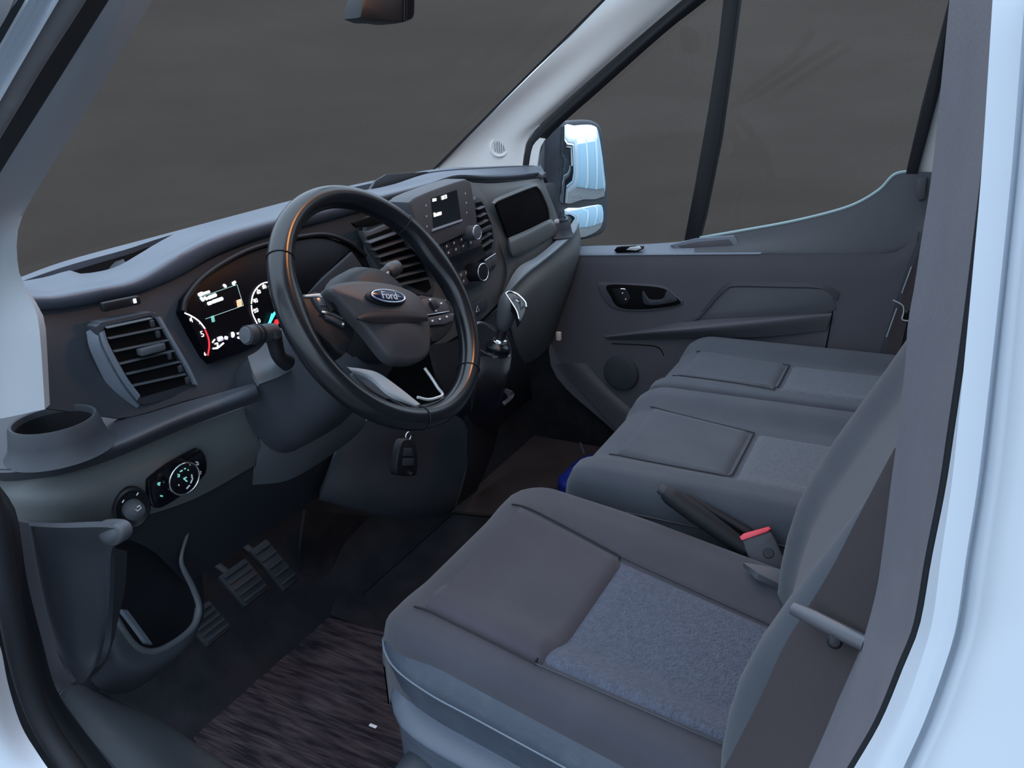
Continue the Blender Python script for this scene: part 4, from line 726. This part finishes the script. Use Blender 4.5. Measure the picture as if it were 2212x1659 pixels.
t9 = loft('trim_9', [rail([(128, 1502), (200, 1600), (290, 1700)], x=-.90), rail([(160, 1478), (260, 1575), (380, 1690)], x=[-.87, -.86, -.85]), rail([(230, 1500), (330, 1560), (470, 1690)], x=[-.80, -.79, -.78]), rail([(300, 1530), (400, 1590), (540, 1690)], x=[-.76, -.745, -.73]), rail([(320, 1560), (410, 1620), (550, 1720)], x=[-.745, -.735, -.72])], MID, nu=24, thick=.01)
tag(t9, 'grey green door sill trim beside the driver floor mat', 'trim', kind='structure')
pm = loft('floor_mat', [rail([(960, 1100), (1030, 960), (1090, 840), (1150, 780)], z=.012), rail([(1060, 1110), (1120, 1000), (1170, 880), (1215, 800)], z=.012), rail([(1200, 1110), (1230, 1020), (1270, 940), (1310, 905)], z=.012), rail([(1330, 1110), (1340, 1050), (1360, 990), (1380, 950)], z=.012)], MATP, nu=24, thick=.008)
tag(pm, 'plain brown carpet mat in the passenger footwell before the bench', 'mat')
tube('mat_seam', rail([(1150, 800), (1190, 850), (1235, 910), (1262, 980)], z=.014), .003, FABF, pm, seg=6)
bl = pillow('blue_bag', dense([at(a, b, z=.05) for a, b in ((1205, 1040), (1225, 1010), (1260, 985), (1310, 985), (1320, 1060), (1260, 1065))], 3, True), Z, BLUE, None, rise=.03, skirt=.045, rnd=.012)
for v in bl.data.vertices: v.co += Vector((0, 0, .008*noise.noise(v.co*30)))
tag(bl, 'crumpled blue plastic bag tucked on the floor under the bench seat', 'bag')

# ================================================================== SEATS
def sm(a, b, x): t = max(0, min(1, (x-a)/(b-a))); return t*t*(3-2*t)
def cushion(name, x0, x1, yb, yf, zt, m, parent, bol=.03, bw=.11, side=.14, fdrop=.16, corner=.10, slope=.0, bolster_l=True, bolster_r=True, frnd=.06, fade=0.0):
    """seat cushion: height field with raised bolsters and rolled front and sides"""
    NX, NY = 44, 40; xc, hw = (x0+x1)/2, (x1-x0)/2
    prof = []   # across: (u, z offset)
    def top(dx):
        a = abs(dx)/hw; b = bol if ((dx < 0 and bolster_l) or (dx > 0 and bolster_r)) else bol*.3
        z = b*sm(1-bw/hw*1.25, 1-bw/hw*.55, a)
        return z
    def fz(t, b): f = sm(.55, 1.0, t)*fade; return b*(1-f)+bol*.5*f
    P = []
    for i in range(NX+1):
        s = -1+2*i/NX; P.append(s)
    rows = []
    NS = 7
    for j in range(NY+1):
        t = j/NY
        y = yb+(yf-yb)*t; zz = zt+slope*t
        fr = max(0, (t-(1-frnd/(yf-yb)*1.6))/(frnd/(yf-yb)*1.6)) if True else 0
        drop = frnd*(1-math.sqrt(max(0, 1-fr*fr)))
        shrink = 1-corner*fr**2.5
        row = []
        for k in range(NS): # left side wall going up
            f = k/NS; row.append(Vector((xc-hw*shrink*(1.0), y, zz-drop-side*(1-f)-.02)))
        for i in range(NX+1):
            s = P[i]; a = abs(s); dx = s*hw*shrink
            e = max(0, (a-.90)/.10); rnd = .030*(1-math.sqrt(max(0, 1-e*e)))
            row.append(Vector((xc+dx, y, zz-drop+fz(t, top(s*hw))-rnd)))
        for k in range(NS):
            f = (k+1)/NS; row.append(Vector((xc+hw*shrink, y, zz-drop-side*f-.02)))
        rows.append(row)
    # front wall
    last = rows[-1]
    for k in range(1, 6):
        f = k/5; rows.append([Vector((p.x, yf+.003*math.sin(f*math.pi), min(p.z, zt+slope-frnd) - (fdrop*f if p.z > zt+slope-side else 0))) for p in last])
    V = [p for r in rows for p in r]; n = len(rows[0]); F = []
    for i in range(len(rows)-1):
        for j in range(n-1): a = i*n+j; F.append((a, a+1, a+n+1, a+n))
    F.append(tuple(range(n-1, -1, -1)))
    o = mesh(name, V, F, m, parent, ang=60)
    def zf(x, y):
        t = (y-yb)/(yf-yb); zz = zt+slope*t; fr = max(0, (t-(1-frnd/(yf-yb)*1.6))/(frnd/(yf-yb)*1.6)); fr = min(fr, 1)
        return zz-frnd*(1-math.sqrt(max(0, 1-fr*fr)))+fz(t, top(x-xc))
    return o, zf
def patch(name, zf, quad, m, parent, puff=.006, lift=.001, n=18):
    """stitched panel lying on the cushion; quad = four (x, y) corners"""
    a, b, c, d = [Vector((q[0], q[1], 0)) for q in quad]; V, F = [], []
    for i in range(n+1):
        for j in range(n+1):
            s, t = i/n, j/n; p = a.lerp(b, s).lerp(d.lerp(c, s), t)
            e = min(s, 1-s, t, 1-t); h = puff*(1-(1-min(1, e/.07))**3)-.006*(1 if e == 0 else 0)
            V.append(Vector((p.x, p.y, zf(p.x, p.y)+lift+h)))
    for i in range(n):
        for j in range(n): k = i*(n+1)+j; F.append((k, k+1, k+n+2, k+n+1))
    nb = len(V); V += [v-Z*.012 for v in V]
    for i in range(n):
        for j in range(n): k = nb+i*(n+1)+j; F.append((k, k+n+1, k+n+2, k+1))
    for i in range(n):
        for q, r in (((i), (i+1)), ((n*(n+1)+i), (n*(n+1)+i+1)), ((i*(n+1)), ((i+1)*(n+1))), ((i*(n+1)+n), ((i+1)*(n+1)+n))): F.append((q, r, nb+r, nb+q))
    return mesh(name, V, F, m, parent, ang=60)

ds = empty('driver_seat', (-.44, -.35, 0), 'dark grey fabric driver seat nearest the open door', 'seat')
cu, zf = cushion('seat_cushion', -.640, -.172, -.70, -.056, .345, FAB, ds, bol=.028, bw=.11, side=.10, corner=.16, fade=.8, slope=.112, fdrop=.05)
def q2(pts, z): return [(p.x, p.y) for p in (at(a, b, z=z) for a, b in pts)]
patch('front_panel', zf, [(-.602, -.318), (-.289, -.323), (-.266, -.115), (-.588, -.115)], FABF, ds, puff=.012)
patch('rear_panel', zf, [(-.585, -.690), (-.310, -.690), (-.289, -.305), (-.602, -.300)], FABB, ds, puff=.004)
def side_rail(dx, z, e=0.0): return [Vector((a, b, z+.2*(b+.31)-(.05 if a > -.54 else 0))) for a, b in [(-.638-dx, y) for y in (-.70, -.45, -.25, -.17)]+[(-.626-dx, -.115+e), (-.598-dx*.6, -.075+e), (-.53, -.048+e), (-.42, -.046), (-.30, -.06)]]
def seam_line(zf, a, b, m, par, r=.0014, lift=.0035):
    return tube('seam', [Vector((a[0]+(b[0]-a[0])*i/12, a[1]+(b[1]-a[1])*i/12, zf(a[0]+(b[0]-a[0])*i/12, a[1]+(b[1]-a[1])*i/12)+lift)) for i in range(13)], r, m, par, seg=6, sub=1)
seam_line(zf, (-.289, -.31), (-.266, -.10), BLACK, ds); seam_line(zf, (-.602, -.31), (-.588, -.11), BLACK, ds)
seam_line(zf, (-.602, -.307), (-.289, -.312), BLACK, ds); seam_line(zf, (-.310, -.66), (-.289, -.31), DARK, ds); seam_line(zf, (-.586, -.66), (-.602, -.31), DARK, ds)
ssd = loft('side_skirt', [side_rail(.0, .396, -.004), side_rail(.010, .378, .004), side_rail(.016, .360, .010), side_rail(.012, .335, .008), side_rail(.006, .296, .004)], VINYL, ds, nu=40, thick=.008)
tube('piping', [p+Vector((0, 0, 0)) for p in side_rail(.0165, .358, .0105)], .0015, LITE, ds, seg=6)
# seat base valance with adjuster
loft('seat_valance', [side_rail(.004, .305, -.012), side_rail(.024, .297, -.008), side_rail(.036, .286, -.004), side_rail(.034, .272, -.004), side_rail(.026, .21, -.008), side_rail(.024, -.04, -.01)], PAD, ds, nu=40, thick=.008)
box('seat_base', (-.42, -.38, .14), X*.17, Y*.24, Z*.135, BLACK, ds, .02)
kpos = at(905, 1680, x=-.668)
lathe('adjuster_knob', kpos, -X, [(.036, -.01), (.035, .014), (.032, .018), (.027, .016), (.025, .010), (.001, .010)], DARK, ds, seg=36)
# backrest
bks = []
for z, yf_, hw, dl in ((.36, -.560, .225, .0), (.44, -.566, .235, .0), (.55, -.575, .245, .0), (.66, -.618, .248, .0), (.77, -.672, .245, .0), (.90, -.725, .23, .0), (1.00, -.765, .19, .0)):
    row = []
    for i in range(33):
        s = -1+i/16; a = abs(s); bo = .030*sm(.55, .8, a)-.05*max(0, (a-.84)/.16)**2
        row.append(Vector((-.44+s*hw, yf_-.020+bo, z)))
    bks.append(row)
NB = 33; V = [p for r in bks for p in r]; V += [Vector((p.x, p.y-.13, p.z)) for r in bks for p in r]; K = len(bks)*NB; F = []
for i in range(len(bks)-1):
    for j in range(NB-1): a = i*NB+j; F += [(a, a+1, a+NB+1, a+NB), (K+a, K+a+NB, K+a+NB+1, K+a+1)]
    F += [(i*NB, i*NB+NB, K+i*NB+NB, K+i*NB), (i*NB+NB-1, K+i*NB+NB-1, K+i*NB+2*NB-1, i*NB+2*NB-1)]
for j in range(NB-1): F.append((j, K+j, K+j+1, j+1)); a = (len(bks)-1)*NB+j; F.append((a, a+1, K+a+1, K+a))
bkr = mesh('backrest', V, F, FABG, ds, ang=60)
sub_ = bkr.modifiers.new('smooth', 'SUBSURF'); sub_.levels = sub_.render_levels = 1
st = [at(a, b, x=xx) for (a, b), xx in zip([(1708, 1398), (1690, 1425), (1662, 1465), (1640, 1510), (1622, 1560), (1606, 1605), (1594, 1650)], (-.50, -.53, -.57, -.60, -.62, -.635, -.645))]
std = resample(dense(st, 6), 34)
for p, q in zip(std[::2], std[1::2]): tube('stitch', [p, q], .0012, WPLA, ds, seg=5, sub=1)
loft('inner_recliner_cover', [rail([(1605, 1215), (1650, 1222), (1700, 1235), (1742, 1255)], x=-.235), rail([(1640, 1240), (1680, 1260), (1710, 1280), (1742, 1295)], x=-.255)], MID, ds, nu=12, thick=.01)

bs = empty('passenger_bench', (.33, -.35, 0), 'dark grey fabric double passenger bench seat by the far door', 'seat')
c1, z1 = cushion('seat_cushion', -.118, .372, -.70, -.125, .452, FABG, bs, bol=.022, bw=.10, side=.17, corner=.12, frnd=.05)
c2, z2 = cushion('seat_cushion', .376, .815, -.70, -.125, .452, FABG, bs, bol=.018, bw=.10, side=.17, corner=.12, frnd=.05)
patch('front_panel', z1, [(-.034, -.424), (.207, -.424), (.262, -.19), (-.004, -.19)], FABG, bs, puff=.008)
patch('rear_panel', z1, [(-.070, -.695), (.200, -.695), (.207, -.432), (-.034, -.432)], FABH, bs, puff=.005)
patch('front_panel', z2, [(.427, -.424), (.663, -.424), (.700, -.18), (.470, -.18)], FABG, bs, puff=.008)
patch('rear_panel', z2, [(.415, -.695), (.663, -.695), (.663, -.432), (.427, -.432)], FABH, bs, puff=.005)
for zz_, q_ in ((z1, ((-.034, -.428), (.207, -.428), (.262, -.185), (-.004, -.185))), (z2, ((.427, -.428), (.663, -.428), (.700, -.175), (.470, -.175)))):
    seam_line(zz_, q_[0], q_[1], BLACK, bs); seam_line(zz_, q_[1], q_[2], BLACK, bs); seam_line(zz_, q_[0], q_[3], BLACK, bs)
tube('piping', [Vector((-.122, y, .402)) for y in (-.68, -.45, -.25)]+[Vector((-.108, -.155, .39)), Vector((-.06, -.12, .38))], .0016, DARK, bs, seg=6)
box('bench_base', (.35, -.42, .15), X*.44, Y*.24, Z*.15, BLACK, bs, .02)
box('bench_backrest', (.35, -.80, .72), X*.46, Y*.06, Z*.30, FABG, bs, .03, 3)

# ================================================================== BELTS, HANDBRAKE
sb = empty('driver_seat_belt', at(1680, 1659, x=-.80), 'brown seat belt webbing with a dark metal tongue hanging before the driver seat', 'seat belt')
loft('webbing', [rail([(1932, 968), (1862, 1100), (1795, 1230), (1745, 1312), (1690, 1402), (1640, 1512), (1556, 1675)], x=[-.735, -.73, -.725, -.72, -.725, -.735, -.745]), rail([(1938, 968), (1925, 1100), (1900, 1230), (1876, 1380), (1850, 1450), (1802, 1560), (1740, 1675)], x=[-.76, -.765, -.768, -.768, -.772, -.782, -.795])], BELT, sb, nu=30, nv=6, thick=.0018)
tga, tgb = at(1714, 1314, x=-.738), at(1872, 1392, x=-.778)
tube('tongue', [tga, tga.lerp(tgb, .5), tgb], [.0058, .0068, .0070, .0070, .0068], TONG, sb, seg=14, flat=.75)
lathe('stop_button', at(1803, 1386, x=-.768), (CP-at(1803, 1386, x=-.768)), [(.006, 0), (.006, .003), (.004, .005), (.001, .0055)], BLACK, sb, seg=18)

hbp, hbq = at(1436, 1062, x=-.150), at(1612, 1186, x=-.155)
hb = empty('handbrake_lever', hbq-Z*.1, 'black handbrake lever lying between the driver seat and the bench', 'handbrake')
tube('grip', [hbp, hbp.lerp(hbq, .12), hbp.lerp(hbq, .5), hbp.lerp(hbq, .8), hbq], [.0125, .0165, .0175, .0165, .015, .014], RUB, hb, seg=16)
hd = (hbp-hbq).normalized(); lathe('release_button', hbp, hd, [(.010, -.002), (.010, .008), (.0085, .011), (.001, .012)], DARK, hb, seg=16)
tube('lever_bar', [hbq, hbq+Vector((0, -.03, -.03)), hbq+Vector((.0, -.06, -.10))], .013, BLACK, hb, seg=12)
tube('cable_cover', rail([(1480, 1072), (1540, 1105), (1612, 1146), (1650, 1175)], x=-.128), .008, RUB, hb, seg=10)
bn = Vector((-.80, -.05, .60)).normalized(); b0 = at(1650, 1190, x=-.165)
bu = empty('belt_buckle', b0-Z*.06, 'black seat belt buckle with a red release button beside the handbrake', 'buckle')
slab('buckle_body', pn([(1600, 1166), (1664, 1146), (1672, 1158), (1708, 1236), (1700, 1243), (1650, 1228), (1616, 1204)], b0, bn), bn, .022, DARK, bu, .004)
slab('release_button', pn([(1597, 1160), (1606, 1152), (1660, 1137), (1666, 1142), (1658, 1149), (1602, 1168)], b0+bn*.002, bn), bn, .018, REDP, bu, .002)
lathe('buckle_emblem', onp(1660, 1195, b0, bn), bn, [(.009, 0), (.008, .0012), (.001, .0014)], BLACK, bu, seg=20)
tube('buckle_stalk', [onp(1690, 1238, b0-bn*.012, bn), onp(1705, 1260, b0-bn*.012, bn), onp(1712, 1300, b0-bn*.012, bn)], .010, BLACK, bu, seg=10)

pb = empty('passenger_seat_belt', at(1925, 760, x=.79), 'black passenger seat belt with bright edges against the far door pillar', 'seat belt')
loft('webbing', [rail([(1992, 520), (1960, 610), (1930, 700), (1905, 780), (1880, 860)], x=.815), rail([(2010, 520), (1985, 610), (1958, 700), (1940, 780), (1920, 860)], x=.81)], BELT, pb, nu=16, nv=3, thick=.002)
tube('bright_edge', rail([(1969, 576), (1948, 633)], x=.811), .0013, SATIN, pb, seg=6, sub=1)
tube('bright_edge', rail([(1937, 666), (1915, 728)], x=.811), .0013, SATIN, pb, seg=6, sub=1)
tube('belt_guide', rail([(1929, 648), (1950, 660), (1952, 676), (1949, 690), (1966, 694)], x=.806), .0018, SATIN, pb, seg=6)
slab('guide_plate', pl([(1954, 668), (1974, 672), (1972, 694), (1951, 690)], x=.810), -X, .008, GLOSSB, pb, .002)

# ================================================================== MIRRORS
MC = Vector((1.10, .34, .85)); MN = Vector((-.52, -.85, .05)).normalized()
dm = empty('door_mirror', at(1250, 515, x=1.1), 'tall door mirror with two glasses outside the passenger window', 'mirror')
slab('housing', dense(pn([(1178, 300), (1190, 276), (1214, 263), (1262, 258), (1290, 264), (1303, 285), (1310, 340), (1314, 400), (1317, 450), (1310, 495), (1290, 511), (1250, 519), (1205, 512), (1180, 480), (1174, 390)], MC, MN), 3, True), MN, .10, MID, dm, .012, 3)
slab('housing_cheek', pn([(1176, 305), (1190, 280), (1213, 270), (1210, 330), (1207, 440), (1206, 500), (1186, 490), (1175, 400)], MC+MN*.008, MN), MN, .012, DARK, dm, .004)
slab('main_glass', dense(pn([(1214, 274), (1240, 271), (1268, 269), (1284, 272), (1292, 282), (1299, 320), (1305, 367), (1306, 424), (1260, 431), (1210, 438), (1211, 350)], MC+MN*.003, MN), 2, True), MN, .004, MIRR, dm, .001)
slab('wide_angle_glass', dense(pn([(1211, 455), (1250, 449), (1292, 442), (1302, 448), (1304, 472), (1297, 493), (1276, 507), (1250, 514), (1215, 512)], MC+MN*.003, MN), 2, True), MN, .004, MIRR, dm, .001)
box('mirror_arm', MC-MN*.03+Vector((-.10, .05, -.03)), X*.09, Y*.03, Z*.05, DARK, dm, .01)
rvy = .18
rm = empty('rear_view_mirror', (.02, rvy, 1.28), 'black interior rear view mirror at the top of the windscreen', 'mirror')
slab('mirror_housing', dense(pl([(779, 38), (800, -30), (830, -60), (900, -60), (899, 0), (897, 34), (888, 44), (858, 51), (830, 48)], y=rvy), 2, True), -Y, .035, BLACK, rm, .006)
slab('mirror_bezel', pl([(876, -60), (898, -60), (896, 32), (886, 42), (874, 44)], y=rvy-.004), -Y, .01, GLOSSB, rm, .003)
tube('mirror_stem', [Vector((0, rvy+.02, 1.36)), Vector((0, rvy+.0, 1.45)), Vector((0, .02, 1.55))], .012, BLACK, rm, seg=10)
ps = box('paper_scrap', at(806, 1568, z=.03), X*.003, Y*.008, Z*.001, WPLA, None, .0005); tag(ps, 'tiny white scrap lying on the brown mat beside the driver seat', 'litter')
